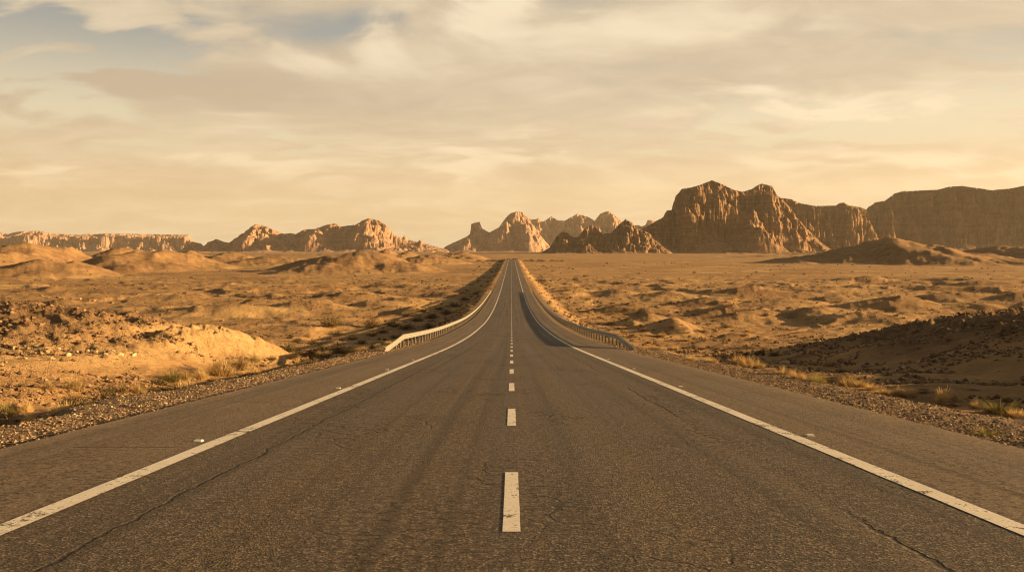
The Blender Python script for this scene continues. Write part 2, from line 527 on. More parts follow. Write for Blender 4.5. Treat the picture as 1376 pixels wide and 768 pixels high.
# ------------------------------------------------------------------ ground sheet
def ground_material():
    m, n = new_mat("desert_ground")
    co = n.n("ShaderNodeTexCoord").outputs["Object"]
    at = n.n("ShaderNodeAttribute", attribute_name="mask")
    mr, mg, mb = n.sep(at.outputs["Color"])
    md = at.outputs["Alpha"]
    big = n.noise(co, 0.018, 5.0, 0.6)
    mid = n.noise(co, 0.16, 6.0, 0.62)
    fine = n.noise(co, 2.2, 6.0, 0.7)
    sand = n.mix(n.step(big, 0.36, 0.62), (0.335, 0.192, 0.082), (0.47, 0.29, 0.128))
    sand = n.mix(n.step(mid, 0.40, 0.70), sand, (0.25, 0.15, 0.072))
    sand = n.mix(n.m("MULTIPLY", n.step(fine, 0.5, 0.75), 0.5), sand, (0.47, 0.33, 0.18))
    wash = n.noise(n.scale(co, (0.020, 0.045, 0.02)), 1.0, 7.0, 0.68)
    sand = n.mix(n.m("MULTIPLY", n.step(wash, 0.52, 0.64), 0.55), sand, (0.20, 0.122, 0.062))
    sand = n.mix(n.m("MULTIPLY", n.step(wash, 0.42, 0.34), 0.5), sand, (0.52, 0.34, 0.165))
    # scattered dark pebbles at three sizes
    for sc, lo, hi, amt in ((0.9, 0.10, 0.20, 0.75), (0.28, 0.09, 0.16, 0.7), (3.4, 0.12, 0.24, 0.6)):
        v = n.voro(co, sc)
        dens = n.step(n.noise(co, sc * 0.12, 3.0, 0.6), 0.44, 0.62)
        sand = n.mix(n.m("MULTIPLY", n.m("MULTIPLY", n.step(v, lo, hi, 1.0, 0.0), dens), n.m("MULTIPLY", n.m("SUBTRACT", 1.0, md), amt)), sand, (0.095, 0.06, 0.035))
    pale = n.mix(n.step(fine, 0.35, 0.65), (0.64, 0.435, 0.20), (0.50, 0.32, 0.14))
    col = n.mix(n.m("MULTIPLY", mg, 0.85), sand, pale)
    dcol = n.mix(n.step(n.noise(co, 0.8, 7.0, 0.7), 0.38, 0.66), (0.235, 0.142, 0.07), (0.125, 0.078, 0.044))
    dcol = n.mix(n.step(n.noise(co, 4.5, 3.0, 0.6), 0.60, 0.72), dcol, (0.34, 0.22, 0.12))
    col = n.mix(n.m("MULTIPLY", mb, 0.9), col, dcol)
    dune = n.mix(n.step(mid, 0.38, 0.62), (0.30, 0.18, 0.085), (0.21, 0.125, 0.065))
    col = n.mix(n.m("MULTIPLY", n.step(md, 0.05, 0.5), 0.75), col, dune)
    vc = n.voro(co, 42.0, out="Color")
    gcol = n.ramp(n.sep(vc)[0], [(0.0, (0.11, 0.075, 0.045)), (0.35, (0.23, 0.155, 0.09)), (0.7, (0.32, 0.22, 0.13)), (1.0, (0.46, 0.34, 0.21))])
    gcol = n.mix(n.step(n.noise(co, 1.1, 4.0, 0.6), 0.40, 0.62), gcol, (0.25, 0.175, 0.11))
    col = n.mix(n.m("MULTIPLY", mr, 0.92), col, gcol)
    h = n.m("ADD", n.m("MULTIPLY", n.noise(co, 1.1, 8.0, 0.68), 0.5), n.m("MULTIPLY", n.voro(co, 22.0), n.m("ADD", 0.05, n.m("MULTIPLY", mr, 0.05))))
    nb = n.bump(h, 0.9, 0.8)
    h2 = n.noise(co, 0.12, 6.0, 0.62)
    nb = n.bump(h2, 0.35, 2.0, nb)
    n.principled(col, 0.95, nb, 0.08)
    return m


def build_ground():
    phi = np.concatenate([np.linspace(-180, -40, 70)[:-1], np.linspace(-40, 40, 1180)[:-1], np.linspace(40, 180, 70)[:-1]])
    phi = np.radians(phi)
    r = np.exp(np.linspace(math.log(1.5), math.log(9000.0), 930))
    P, R = np.meshgrid(phi, r)
    X, Y = R * np.sin(P), R * np.cos(P)
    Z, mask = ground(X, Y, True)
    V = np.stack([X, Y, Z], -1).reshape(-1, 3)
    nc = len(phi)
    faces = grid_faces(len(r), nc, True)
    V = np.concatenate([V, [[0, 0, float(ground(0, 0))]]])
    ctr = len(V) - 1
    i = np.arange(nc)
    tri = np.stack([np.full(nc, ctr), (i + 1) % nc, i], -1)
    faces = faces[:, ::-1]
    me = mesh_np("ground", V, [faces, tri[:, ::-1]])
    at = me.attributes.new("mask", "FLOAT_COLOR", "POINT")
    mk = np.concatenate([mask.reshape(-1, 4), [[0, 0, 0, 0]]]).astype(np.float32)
    at.data.foreach_set("color", mk.ravel())
    o = link("ground", me, ground_material())
    tag(o, "sandy stony desert ground stretching from the road verges to the mountains", "ground", kind="structure")
    return o


build_ground()


# ------------------------------------------------------------------ road
def road_material():
    m, n = new_mat("asphalt")
    co = n.n("ShaderNodeTexCoord").outputs["Object"]
    x, y, z = n.sep(co)
    axx = n.m("ABSOLUTE", x)
    flat = n.vec(x, y, 0.0)
    streak = n.noise(n.scale(flat, (1.3, 0.035, 1)), 1.0, 5.0, 0.6)
    blot = n.noise(flat, 0.55, 6.0, 0.65)
    grain = n.noise(flat, 34.0, 4.0, 0.75)
    agg = n.voro(flat, 60.0, out="Color")
    aggd = n.voro(flat, 60.0)
    lane = n.mix(n.step(streak, 0.36, 0.66), (0.070, 0.049, 0.031), (0.104, 0.072, 0.044))
    lane = n.mix(n.step(blot, 0.42, 0.72), lane, (0.066, 0.047, 0.030))
    shoulder = n.mix(n.step(blot, 0.35, 0.7), (0.185, 0.128, 0.076), (0.140, 0.097, 0.058))
    shf = n.step(n.m("ADD", axx, n.m("MULTIPLY", n.m("SUBTRACT", blot, 0.5), 0.3)), 3.66, 3.9)
    col = n.mix(shf, lane, shoulder)
    # polished wheel paths
    wp = n.m("ABSOLUTE", n.m("SUBTRACT", n.m("ABSOLUTE", n.m("SUBTRACT", axx, 1.85)), 0.8))
    col = n.mix(n.m("MULTIPLY", n.step(wp, 0.0, 0.42, 1.0, 0.0), 0.35), col, (0.120, 0.088, 0.058))
    # old oil band in the middle of each lane, and the paving seam
    col = n.mix(n.m("MULTIPLY", n.step(n.m("ABSOLUTE", n.m("SUBTRACT", axx, 2.75)), 0.0, 0.5, 1.0, 0.0), n.m("MULTIPLY", n.step(streak, 0.35, 0.6), 0.5)), col, (0.048, 0.037, 0.028))
    # single stones in the binder
    ag = n.sep(agg)[0]
    col = n.mix(n.m("MULTIPLY", n.step(ag, 0.70, 0.95), 0.7), col, (0.27, 0.205, 0.14))
    col = n.mix(n.m("MULTIPLY", n.step(ag, 0.34, 0.02), 0.8), col, (0.026, 0.024, 0.018))
    col = n.mix(n.m("MULTIPLY", n.step(grain, 0.52, 0.70), 0.4), col, (0.19, 0.145, 0.098))
    lanew = n.noise(n.scale(flat, (2.6, 0.012, 1)), 1.0, 4.0, 0.6)
    col = n.mix(n.m("MULTIPLY", n.step(lanew, 0.50, 0.66), 0.62), col, (0.045, 0.033, 0.023))
    col = n.mix(n.m("MULTIPLY", n.step(lanew, 0.46, 0.32), 0.5), col, (0.150, 0.105, 0.064))
    rx = n.m("DIVIDE", n.m("ADD", x, 0.75), 0.55)
    ry = n.m("DIVIDE", n.m("SUBTRACT", y, 5.6), 1.5)
    rough_spot = n.m("EXPONENT", n.m("MULTIPLY", n.m("ADD", n.m("MULTIPLY", rx, rx), n.m("MULTIPLY", ry, ry)), -1.0))
    clump = n.noise(flat, 13.0, 5.0, 0.8)
    col = n.mix(n.m("MULTIPLY", n.step(clump, 0.51, 0.38), 0.8), col, (0.034, 0.025, 0.017))
    col = n.mix(n.m("MULTIPLY", n.step(clump, 0.55, 0.66), 0.6), col, (0.20, 0.145, 0.09))
    # cracks
    wob = n.noise(n.scale(flat, (1, 1, 1)), 0.9, 6.0, 0.65)
    wob2 = n.noise(flat, 5.0, 4.0, 0.6)
    off = n.m("ADD", n.m("MULTIPLY", n.m("SUBTRACT", wob, 0.5), 0.34), n.m("MULTIPLY", n.m("SUBTRACT", wob2, 0.5), 0.10))
    cracks = None
    for cx, width, lo, seedy in ((-2.84, 0.016, 0.36, 0.0), (2.62, 0.020, 0.47, 7.0), (-1.15, 0.016, 0.55, 11.0), (1.5, 0.014, 0.56, 17.0)):
        d = n.m("ABSOLUTE", n.m("SUBTRACT", n.m("ADD", x, off), cx))
        brk = n.step(n.noise(n.vec(seedy, n.m("MULTIPLY", y, 0.16), 0.0), 1.0, 4.0, 0.6), lo, lo + 0.08)
        ck = n.m("MULTIPLY", n.step(d, width * 0.4, width * 1.6, 1.0, 0.0), brk)
        cracks = ck if cracks is None else n.m("MAXIMUM", cracks, ck)
    # fine crazing in worn patches
    vd = n.voro(n.scale(n.n("ShaderNodeVectorMath", operation="ADD").outputs[0], (1, 1, 1)), 1.0) if False else None
    wc = n.n("ShaderNodeVectorMath", operation="MULTIPLY_ADD")
    n.put(wc.inputs[0], n.noise(flat, 2.5, 4.0, 0.6, color=True))
    wc.inputs[1].default_value = (0.35, 0.35, 0)
    n.put(wc.inputs[2], flat)
    craze = n.step(n.voro(wc.outputs[0], 2.1, "DISTANCE_TO_EDGE"), 0.012, 0.04, 1.0, 0.0)
    worn = n.step(n.noise(n.scale(flat, (0.5, 0.22, 1)), 1.0, 4.0, 0.6), 0.49, 0.62)
    craze = n.m("MULTIPLY", craze, n.m("MULTIPLY", worn, n.step(axx, 3.4, 3.6, 1.0, 0.25)))
    cracks = n.m("MAXIMUM", cracks, n.m("MULTIPLY", craze, 0.75))
    # sealed cracks across the shoulders
    for yc, x0, x1 in ((9.72, -5.25, -4.0), (15.2, -5.35, -4.35), (17.5, 4.9, 5.5), (34.0, -6.0, 6.0), (52.0, -6.0, 3.0)):
        d = n.m("ABSOLUTE", n.m("ADD", n.m("SUBTRACT", y, yc), n.m("MULTIPLY", off, 0.5)))
        inside = n.m("MULTIPLY", n.step(x, x0 - 0.05, x0 + 0.05), n.step(x, x1 - 0.05, x1 + 0.05, 1.0, 0.0))
        cracks = n.m("MAXIMUM", cracks, n.m("MULTIPLY", n.step(d, 0.008, 0.035, 0.85, 0.0), inside))
    col = n.mix(n.m("MULTIPLY", cracks, 0.68), col, (0.022, 0.014, 0.011))
    # ravelled pits
    ravel = n.m("MULTIPLY", n.step(n.noise(flat, 9.0, 6.0, 0.75), 0.53, 0.64), n.m("MAXIMUM", n.m("MULTIPLY", worn, 0.8), n.m("MULTIPLY", rough_spot, 1.3)), clamp=True)
    col = n.mix(n.m("MULTIPLY", ravel, 0.8), col, (0.030, 0.022, 0.015))
    # sand blown over the outer edge
    dust = n.m("MULTIPLY", n.step(n.m("ADD", axx, n.m("MULTIPLY", n.m("SUBTRACT", n.noise(flat, 1.4, 6.0, 0.7), 0.5), 1.6)), 5.5, 6.3), 0.5)
    col = n.mix(dust, col, (0.30, 0.21, 0.125))
    hgt = n.m("ADD", n.m("MULTIPLY", aggd, 0.35), n.m("ADD", n.m("MULTIPLY", grain, 0.6), n.m("MULTIPLY", clump, 1.1)))
    hgt = n.m("SUBTRACT", hgt, n.m("MULTIPLY", cracks, 1.2))
    hgt = n.m("SUBTRACT", hgt, n.m("MULTIPLY", ravel, 0.9))
    nb = n.bump(hgt, 1.0, 0.018)
    nb = n.bump(blot, 0.25, 0.05, nb)
    n.principled(col, n.step(streak, 0.3, 0.7, 0.62, 0.85), nb, 0.25)
    return m


_RY = [-30.0]
while _RY[-1] < 1300:
    _RY.append(_RY[-1] + max(0.5, 0.012 * max(_RY[-1], 0)))
ROWS = np.array(_RY)
ROWZ = road_z(ROWS)


def strip(name, x0, x1, mat, lift, ys=None, ragged=0.0, skirt=0.0, cols=2):
    ys = ROWS if ys is None else ys
    zs = np.interp(ys, ROWS, ROWZ) + lift
    xs = np.linspace(0, 1, cols)
    a = np.full(len(ys), x0) + ragged * fbm(ys / 0.9, ys * 0 + x0, 4, 3)
    b = np.full(len(ys), x1) + ragged * fbm(ys / 0.9, ys * 0 + x1, 4, 4)
    X = a[:, None] * (1 - xs) + b[:, None] * xs
    V = np.stack([X, np.repeat(ys[:, None], cols, 1), np.repeat(zs[:, None], cols, 1)], -1)
    if skirt:
        L, Rr = V[:, :1].copy(), V[:, -1:].copy()
        L[..., 0] -= 0.05
        Rr[..., 0] += 0.05
        L[..., 2] -= skirt
        Rr[..., 2] -= skirt
        V = np.concatenate([L, V, Rr], 1)
    me = mesh_np(name, V.reshape(-1, 3), grid_faces(V.shape[0], V.shape[1]), smooth=False)
    return link(name, me, mat)


def paint_material(wear):
    m, n = new_mat("road_paint")
    co = n.n("ShaderNodeTexCoord").outputs["Object"]
    a = n.noise(co, 5.0, 7.0, 0.75)
    b = n.noise(co, 45.0, 4.0, 0.7)
    c = n.noise(co, 0.7, 3.0, 0.6)
    chip = n.step(n.m("ADD", n.m("ADD", n.m("MULTIPLY", a, 0.6), n.m("MULTIPLY", b, 0.35)), n.m("MULTIPLY", c, 0.25)), wear, wear + 0.05)
    col = n.mix(n.step(a, 0.35, 0.7), (0.62, 0.55, 0.45), (0.78, 0.71, 0.60))
    col = n.mix(n.m("MULTIPLY", n.step(b, 0.5, 0.7), 0.35), col, (0.42, 0.36, 0.28))
    col = n.mix(chip, col, (0.085, 0.066, 0.047))
    n.principled(col, 0.8, n.bump(n.m("SUBTRACT", b, chip), 0.4, 0.004), 0.25)
    return m


road = strip("road", -6.0, 6.0, road_material(), 0.0, ragged=0.05, skirt=0.30, cols=9)
tag(road, "straight two lane asphalt road with cracked brown surface running to the horizon", "road", kind="structure")
PAINT = paint_material(0.635)
e1 = strip("road_marking", -3.75, -3.55, PAINT, 0.005, ragged=0.012)
tag(e1, "solid white edge line along the side of the road with the sunlit guardrail", "road marking", kind="structure")
e2 = strip("road_marking", 3.55, 3.75, PAINT, 0.005, ragged=0.012)
tag(e2, "solid white edge line along the side of the road with the shaded guardrail", "road marking", kind="structure")


def dashes():
    Vs, Fs, off = [], [], 0
    y = 5.79 - 5.95 * 3
    mid = []
    while y < 1000:
        y1 = y + 2.30
        ys = np.unique(np.concatenate([[y, y1], ROWS[(ROWS > y) & (ROWS < y1)], np.arange(y, y1, 0.25)]))
        zs = np.interp(ys, ROWS, ROWZ) + 0.005
        w0 = -0.063 + 0.006 * fbm(ys / 0.3, ys * 0 + 1, 3, 8)
        w1 = 0.063 + 0.006 * fbm(ys / 0.3, ys * 0 + 2, 3, 9)
        V = np.stack([np.stack([w0, ys, zs], -1), np.stack([w1, ys, zs], -1)], 1).reshape(-1, 3)
        Vs.append(V)
        Fs.append(grid_faces(len(ys), 2) + off)
        off += len(V)
        y += 5.95
    me = mesh_np("road_marking", np.concatenate(Vs), np.concatenate(Fs), False)
    o = link("road_marking", me, PAINT)
    tag(o, "dashed white centre line down the middle of the road", "road marking", kind="structure")


dashes()


# ------------------------------------------------------------------ mountains
def rock_material(name, ca, cb, cc, strata=0.06, scale=1.0):
    m, n = new_mat(name)
    co = n.n("ShaderNodeTexCoord").outputs["Object"]
    x, y, z = n.sep(co)
    warp_ = n.noise(co, 0.012 / scale, 4.0, 0.6)
    band = n.noise(n.vec(n.m("MULTIPLY", x, 0.002), n.m("MULTIPLY", y, 0.002), n.m("ADD", n.m("MULTIPLY", z, strata / scale), n.m("MULTIPLY", warp_, 2.0))), 1.0, 5.0, 0.65)
    flute = n.noise(n.scale(co, (0.042 / scale, 0.03 / scale, 0.026 / scale)), 1.0, 6.0, 0.62)
    blot = n.noise(co, 0.018 / scale, 6.0, 0.65)
    col = n.mix(n.step(band, 0.38, 0.64), ca, cb)
    col = n.mix(n.m("MULTIPLY", n.step(flute, 0.45, 0.66), 0.45), col, cc)
    col = n.mix(n.m("MULTIPLY", n.step(blot, 0.48, 0.68), 0.45), col, ca)
    crk = n.voro(n.vec(n.m("MULTIPLY", n.m("ADD", x, n.m("MULTIPLY", warp_, 60.0 * scale)), 0.030 / scale), n.m("MULTIPLY", y, 0.022 / scale), n.m("MULTIPLY", n.m("ADD", z, n.m("MULTIPLY", blot, 40.0 * scale)), 0.022 / scale)), 1.0, "DISTANCE_TO_EDGE")
    col = n.mix(n.m("MULTIPLY", n.step(crk, 0.0, 0.07, 1.0, 0.0), 0.22), col, (cc[0] * 0.5, cc[1] * 0.5, cc[2] * 0.5))
    ledge = n.noise(n.vec(n.m("MULTIPLY", x, 0.004 / scale), n.m("MULTIPLY", y, 0.004 / scale), n.m("ADD", n.m("MULTIPLY", z, 0.20 / scale), n.m("MULTIPLY", blot, 3.0))), 1.0, 4.0, 0.7)
    col = n.mix(n.m("MULTIPLY", n.step(ledge, 0.53, 0.66), 0.6), col, (cc[0] * 0.65, cc[1] * 0.65, cc[2] * 0.65))
    fleck = n.noise(co, 0.16 / scale, 6.0, 0.75)
    col = n.mix(n.m("MULTIPLY", n.step(fleck, 0.52, 0.68), 0.5), col, cb)
    geo = n.n("ShaderNodeNewGeometry")
    nz = n.sep(geo.outputs["Normal"])[2]
    col = n.mix(n.m("MULTIPLY", n.step(nz, 0.72, 0.93), 0.65), col, cb)
    h = n.m("ADD", n.m("MULTIPLY", band, 0.8), n.m("ADD", n.m("MULTIPLY", flute, 0.5), n.noise(co, 0.05 / scale, 7.0, 0.7)))
    h = n.m("ADD", h, n.m("ADD", n.m("MULTIPLY", n.step(crk, 0.0, 0.15), 0.22), n.m("MULTIPLY", ledge, 0.5)))
    nb = n.bump(h, 0.85, 8.0 * scale)
    n.principled(col, 0.95, nb, 0.05)
    return m


def mountain(name, sil, D0, depth, mat, label, seed, tc=0.45, talus=0.30, cliff=(0.38, 0.72), gully=0.55, L=None, rough=0.12, strata=0.0,
             ustep=0.75, rows=150, peaks=(), pad=18, back=0.75, flute=0.05, blur=26, blocks=1.0, beds=7.0, ledge=0.9):
    su = np.array([p[0] for p in sil], float)
    sy = np.array([p[1] for p in sil], float)
    u = np.arange(su[0] - pad, su[-1] + pad + 0.01, ustep)
    el = np.interp(u, su, (HY - sy) / F, left=-0.004, right=-0.004)
    tt = np.linspace(0, 1, rows) ** 1.0
    Y = D0 + depth * tt
    U, YY = np.meshgrid(u, Y)
    X = (U - CX) / F * YY
    base = plain_z(D0)
    S = D0 / F                                   # metres per pixel
    L = L or 34 * S
    kb = int(blur / ustep)
    kern = np.hanning(2 * kb + 1)
    kern /= kern.sum()
    elb = np.convolve(np.pad(el, kb, mode="edge"), kern, "valid")
    bx, by = X / L + 0.5 * fbm(X / (L * 1.3), YY / L, 2, seed + 3), YY / (L * 1.9)
    bil = np.abs(perlin(bx, by, seed)) * 1.5 + np.abs(perlin(bx * 2.1 + 4, by * 2.0, seed + 1)) * 0.65 + np.abs(perlin(bx * 4.3 + 9, by * 4, seed + 2)) * 0.28
    w1 = 0.62 + 0.65 * (bil - 0.72) + 0.25 * (ridged(X / L, YY / (L * 2.0), 4, seed, 0.5) - 0.62)
    w2 = fbm(X / (L * 0.33), YY / (L * 0.8), 4, seed + 5)
    tcw = tc * (1 + 0.22 * fbm(U / 40.0, U * 0 + seed, 3, seed + 9))
    tp = (tt[:, None]) / tcw
    inn = sstep(tp, 0.10, 0.48)
    big = tp + inn * (gully * 0.5 * (w1 - 0.62) + 0.16 * gully * w2)
    wq = 0.35 * fbm(X / (L * 0.5), YY / (L * 0.5), 3, seed + 81)
    g1, g2, gid = worley(X / (L * 0.62) + wq, YY / (L * 0.95) + wq, seed + 83)
    cleft = 1 - sstep(g2 - g1, 0.0, 0.22)
    big = big + blocks * inn * (0.34 * (gid - 0.5) - 0.11 * cleft + 0.12 * (0.5 - g1))
    prof = lambda q: np.interp(q, [-0.5, 0.0, 0.12, 0.26, cliff[0], cliff[1], 0.84, 1.0, 1.25], [0, 0, 0.03, 0.11, talus, 0.80, 0.91, 1.0, 1.0])
    # beds: every band of rock breaks into blocks of its own, so no crack runs the whole height
    f0 = prof(big)
    bandf = f0 * beds + 0.7 * fbm(X / (L * 0.9), YY / (L * 0.9), 2, seed + 95)
    band = np.floor(bandf)
    fb = bandf - band
    k1, k2, kid = worley(X / (L * 0.30) + wq * 1.5 + band * 0.37, YY / (L * 0.5) - wq + band * 0.71, seed + 87)
    cleft2 = 1 - sstep(k2 - k1, 0.0, 0.22)
    n3 = fbm(X / (L * 0.16) + band * 5.3, YY / (L * 0.3), 3, seed + 99)
    tq = big + blocks * inn * (0.24 * (kid - 0.5) - 0.05 * cleft2 + 0.12 * (0.5 - k1) + 0.08 * n3)
    f = prof(tq)
    ff = f * beds
    fr_ = ff - np.floor(ff)
    f = f + inn * ledge / beds * (sstep(fr_, 0.18, 0.82) - fr_)
    bk = np.clip((tp - 1.0) / (1 / tc - 1.0), 0, 1)
    f = f * (1 - back * bk ** 1.5)
    e = elb[None, :] * (1 - sstep(tp, 0.25, 0.9)) + el[None, :] * sstep(tp, 0.25, 0.9)
    e = np.minimum(e, el[None, :] * 1.0 + 0.012 * 0 + np.abs(el[None, :]) * 0.0 + np.maximum(e - el[None, :], 0) * 0.35 * 0 + 1e9)
    H = (e * (D0 + depth * tcw) - base) * f
    for (pu, py, pd, wx, wd, pw) in peaks:
        pY = D0 + depth * pd
        hz = (HY - py) / F * pY - base
        cx = (pu - CX) / F * pY
        q = np.sqrt(((X - cx) / (wx * S) + 0.35 * w2) ** 2 + ((YY - pY) / wd) ** 2)
        H = np.maximum(H, hz * np.clip(1 - q, 0, 1) ** pw)
    Hm = np.maximum(H.max(), 1)
    act = np.clip(H / (0.25 * Hm), 0, 1)
    act = act * (0.25 + 0.75 * sstep(H / Hm, 0.12, 0.4))
    H = H + act * rough * Hm * 0.5 * (ridged(X / (L * 0.42), YY / (L * 0.55), 5, seed + 21, 0.55) - 0.6)
    H = H + act * rough * Hm * 0.22 * fbm(X / (L * 0.12), YY / (L * 0.16), 4, seed + 33)
    H = H + act * blocks * Hm * (0.045 * (0.5 - g1) + 0.030 * (gid - 0.5) + 0.022 * (0.4 - k1) - 0.05 * cleft - 0.022 * cleft2)
    if strata:
        st = strata * S
        sz = H + 1.0 * st * fbm(X / (L * 1.5), YY / (L * 1.5), 2, seed + 44)
        fr = sz / st - np.floor(sz / st)
        H = H + act * st * 0.75 * (sstep(fr, 0.25, 0.75) - fr)
    H = H * sstep(tt, 0.0, 0.05)[:, None]
    Z = base + H
    # fit the skyline
    for it in range(2):
        mx = (Z / YY).max(0)
        want = np.maximum(el, base / D0 - 0.001)
        ratio = (want * D0 - base) / np.maximum(mx * D0 - base, 0.5)
        ratio = np.clip(ratio, 0.02, 1.9)
        ks = np.hanning(5 if it else 7)
        ks /= ks.sum()
        pd_ = len(ks) // 2
        ratio = np.convolve(np.pad(ratio, pd_, mode="edge"), ks, "valid")
        top = sstep((Z - base) / np.maximum((Z - base).max(0), 1), 0.15, 0.75)
        low_ok = np.minimum(ratio, 1.0)
        rr = low_ok[None, :] * (1 - top) + ratio[None, :] * top
        Z = base + (Z - base) * rr
    Z = Z - 3.0 * S * 0.4
    # vertical flutes and ledges push the faces in and out
    hh = np.clip((Z - base) / Hm, 0, 1)
    a1 = fbm(X / (L * 0.22), Z / (L * 0.32), 4, seed + 61)
    a2 = fbm(Z / (L * 0.10), X / (L * 2.5), 3, seed + 67)
    YY2 = YY - np.clip(hh * 4, 0, 1) * flute * L * (a1 * 1.6 + a2 * 0.9)
    X2 = X + np.clip(hh * 4, 0, 1) * flute * L * 0.5 * fbm(YY / (L * 0.2), Z / (L * 0.4), 3, seed + 71)
    V = np.stack([X2, YY2, Z], -1)
    me = mesh_np(name, V.reshape(-1, 3), grid_faces(len(Y), len(u)), True)
    o = link(name, me, mat)
    tag(o, label, "mountain", kind="structure")
    return o


R_FAR = rock_material("far_rock", (0.33, 0.20, 0.138), (0.42, 0.27, 0.188), (0.26, 0.158, 0.108), 0.03, 1.6)  # lightened colour stands in for some of the distance haze
R_MID = rock_material("ridge_rock", (0.30, 0.178, 0.112), (0.40, 0.25, 0.16), (0.23, 0.137, 0.086), 0.045, 1.2)  # also lightened in place of thicker haze
R_NEAR = rock_material("massif_rock", (0.21, 0.122, 0.068), (0.31, 0.19, 0.108), (0.14, 0.084, 0.049), 0.06, 0.9)
R_MESA = rock_material("plateau_rock", (0.15, 0.088, 0.050), (0.215, 0.132, 0.077), (0.105, 0.064, 0.038), 0.05, 1.1)
R_DARK = rock_material("dark_rock", (0.20, 0.12, 0.07), (0.28, 0.175, 0.10), (0.13, 0.08, 0.05), 0.14, 0.6)

mountain("mountain", [(-260, 318), (-150, 306), (-60, 312), (0, 310.7), (10, 313.8), (23, 310), (52, 309), (68, 312.5), (109, 314.4), (117, 312.8), (130, 313.3),
    (141, 312.3), (193, 313.3), (253, 314.2), (256.5, 318), (262, 325), (275, 337)], 7600, 1900, R_FAR,
    "long pale flat topped mesa on the horizon behind the dunes", 101, tc=0.5, talus=0.34, cliff=(0.36, 0.52), gully=0.9, blocks=0.7, L=300, rough=0.05, rows=120, flute=0.06)
mountain("mountain", [(236, 339), (240, 337), (249.5, 331), (258.6, 323.4), (269, 326), (273, 329.4), (282, 323.4), (290, 320), (299, 323.4), (308, 325), (318.5, 318),
    (331.5, 307.8), (344.6, 300), (360, 303.8), (374.5, 310.4), (381, 313), (389, 311.7), (398, 313.7), (409.7, 307), (422.7, 306.5), (433, 303.3), (438, 300.7),
    (451, 299), (459, 303.3), (477.4, 300.7), (486, 296), (495.6, 292), (508.6, 294.7), (519, 301), (525.6, 309), (533, 315.6), (540, 319), (544.6, 314.8), (548, 320.8),
    (560.7, 324), (564.6, 321), (568.5, 325), (580, 328.6), (590, 331), (604, 336)], 4700, 1500, R_MID,
    "long jagged mountain ridge with rounded sunlit peaks behind the dunes", 211, tc=0.5, gully=0.75, blocks=0.6, L=240, rough=0.10, rows=150, flute=0.10,
    peaks=[(338, 308, 0.28, 20, 190, 0.45), (425, 306, 0.26, 26, 220, 0.5), (494, 297, 0.30, 30, 260, 0.4)])
mountain("mountain", [(590, 337), (598.7, 330), (611, 323.9), (626, 317), (632, 312.8), (633.5, 299.5), (640, 297.5), (644, 297), (648, 306), (658, 311), (670.6, 304.5), (679, 292),
    (687, 285), (696.8, 282.4), (703, 284.5), (709, 291), (717, 303), (728, 317), (737, 328), (744, 337)], 6000, 1300, R_FAR,
    "tall peak with a thumb shaped spire rising straight beyond the end of the road", 307, tc=0.5, gully=0.7, blocks=0.55, L=280, rough=0.08, rows=150, flute=0.09,
    peaks=[(709, 298, 0.28, 28, 280, 0.8), (694, 284, 0.42, 17, 190, 0.4)])
mountain("mountain", [(694, 320), (702, 297), (710.6, 293), (720, 293.5), (724.4, 291.5), (730, 296.8), (741, 289.3), (749, 294.9), (759, 295.4), (775.5, 286), (783, 287.5), (792, 291.5),
    (799, 295.4), (806, 286.6), (812, 283.5), (818.3, 282.4), (825, 286.6), (835, 296), (851.4, 301.8), (857, 301), (862, 303), (867, 301), (870, 295), (874, 294), (880.5, 296), (893, 303), (905, 310)], 7600, 1300, R_FAR,
    "hazy grey row of rounded peaks behind the dark layered outcrop", 401, tc=0.5, gully=0.7, blocks=0.6, L=300, rough=0.07, rows=110, flute=0.08)
mountain("mountain", [(716, 344), (722, 341), (739, 331), (747, 318), (755, 310), (763, 311.6), (770.6, 318), (777, 316.8), (786, 305), (795.5, 301), (800, 304), (806, 310), (810, 313),
    (821.7, 311.6), (831, 301), (841, 293), (850.4, 298.5), (854, 306), (862, 307.6), (872, 312), (886, 322), (900, 334), (906, 341)], 2660, 420, R_DARK,
    "low dark outcrop of layered humps at the foot of the great massif", 503, tc=0.48, talus=0.34, gully=0.45, blocks=0.45, L=60, rough=0.10, strata=0, rows=130, flute=0.08, ustep=0.6, blur=14, beds=6, ledge=0.95)
mountain("mountain", [(826, 341), (840, 330), (852, 316), (862, 306), (872.7, 301), (891, 290.6), (896, 281.5), (902.8, 280.7), (905.4, 269.7), (910, 260), (915.9, 252.7), (927.6, 250.9), (940.7, 247.5),
    (956.4, 241), (969.5, 246), (986.5, 254), (998, 256.6), (1011, 252.7), (1017, 248), (1023, 245.6), (1037.5, 248.8), (1042.8, 259), (1048, 264), (1060, 276), (1072, 292), (1084, 306), (1100, 322), (1122, 338)],
    2750, 800, R_NEAR, "great brown sandstone massif with a double summit and sheer walls", 607, tc=0.52, talus=0.36, cliff=(0.38, 0.72), gully=0.55, L=120, rough=0.09, strata=0,
    rows=230, flute=0.06, ustep=0.6, blur=22, peaks=[(1010, 278, 0.18, 40, 170, 1.0), (1034, 258, 0.36, 30, 150, 0.5), (1058, 292, 0.30, 30, 130, 0.8), (925, 254, 0.42, 26, 140, 0.28), (957, 244, 0.42, 34, 150, 0.28), (984, 262, 0.36, 22, 110, 0.35), (950, 300, 0.22, 60, 150, 1.2)])
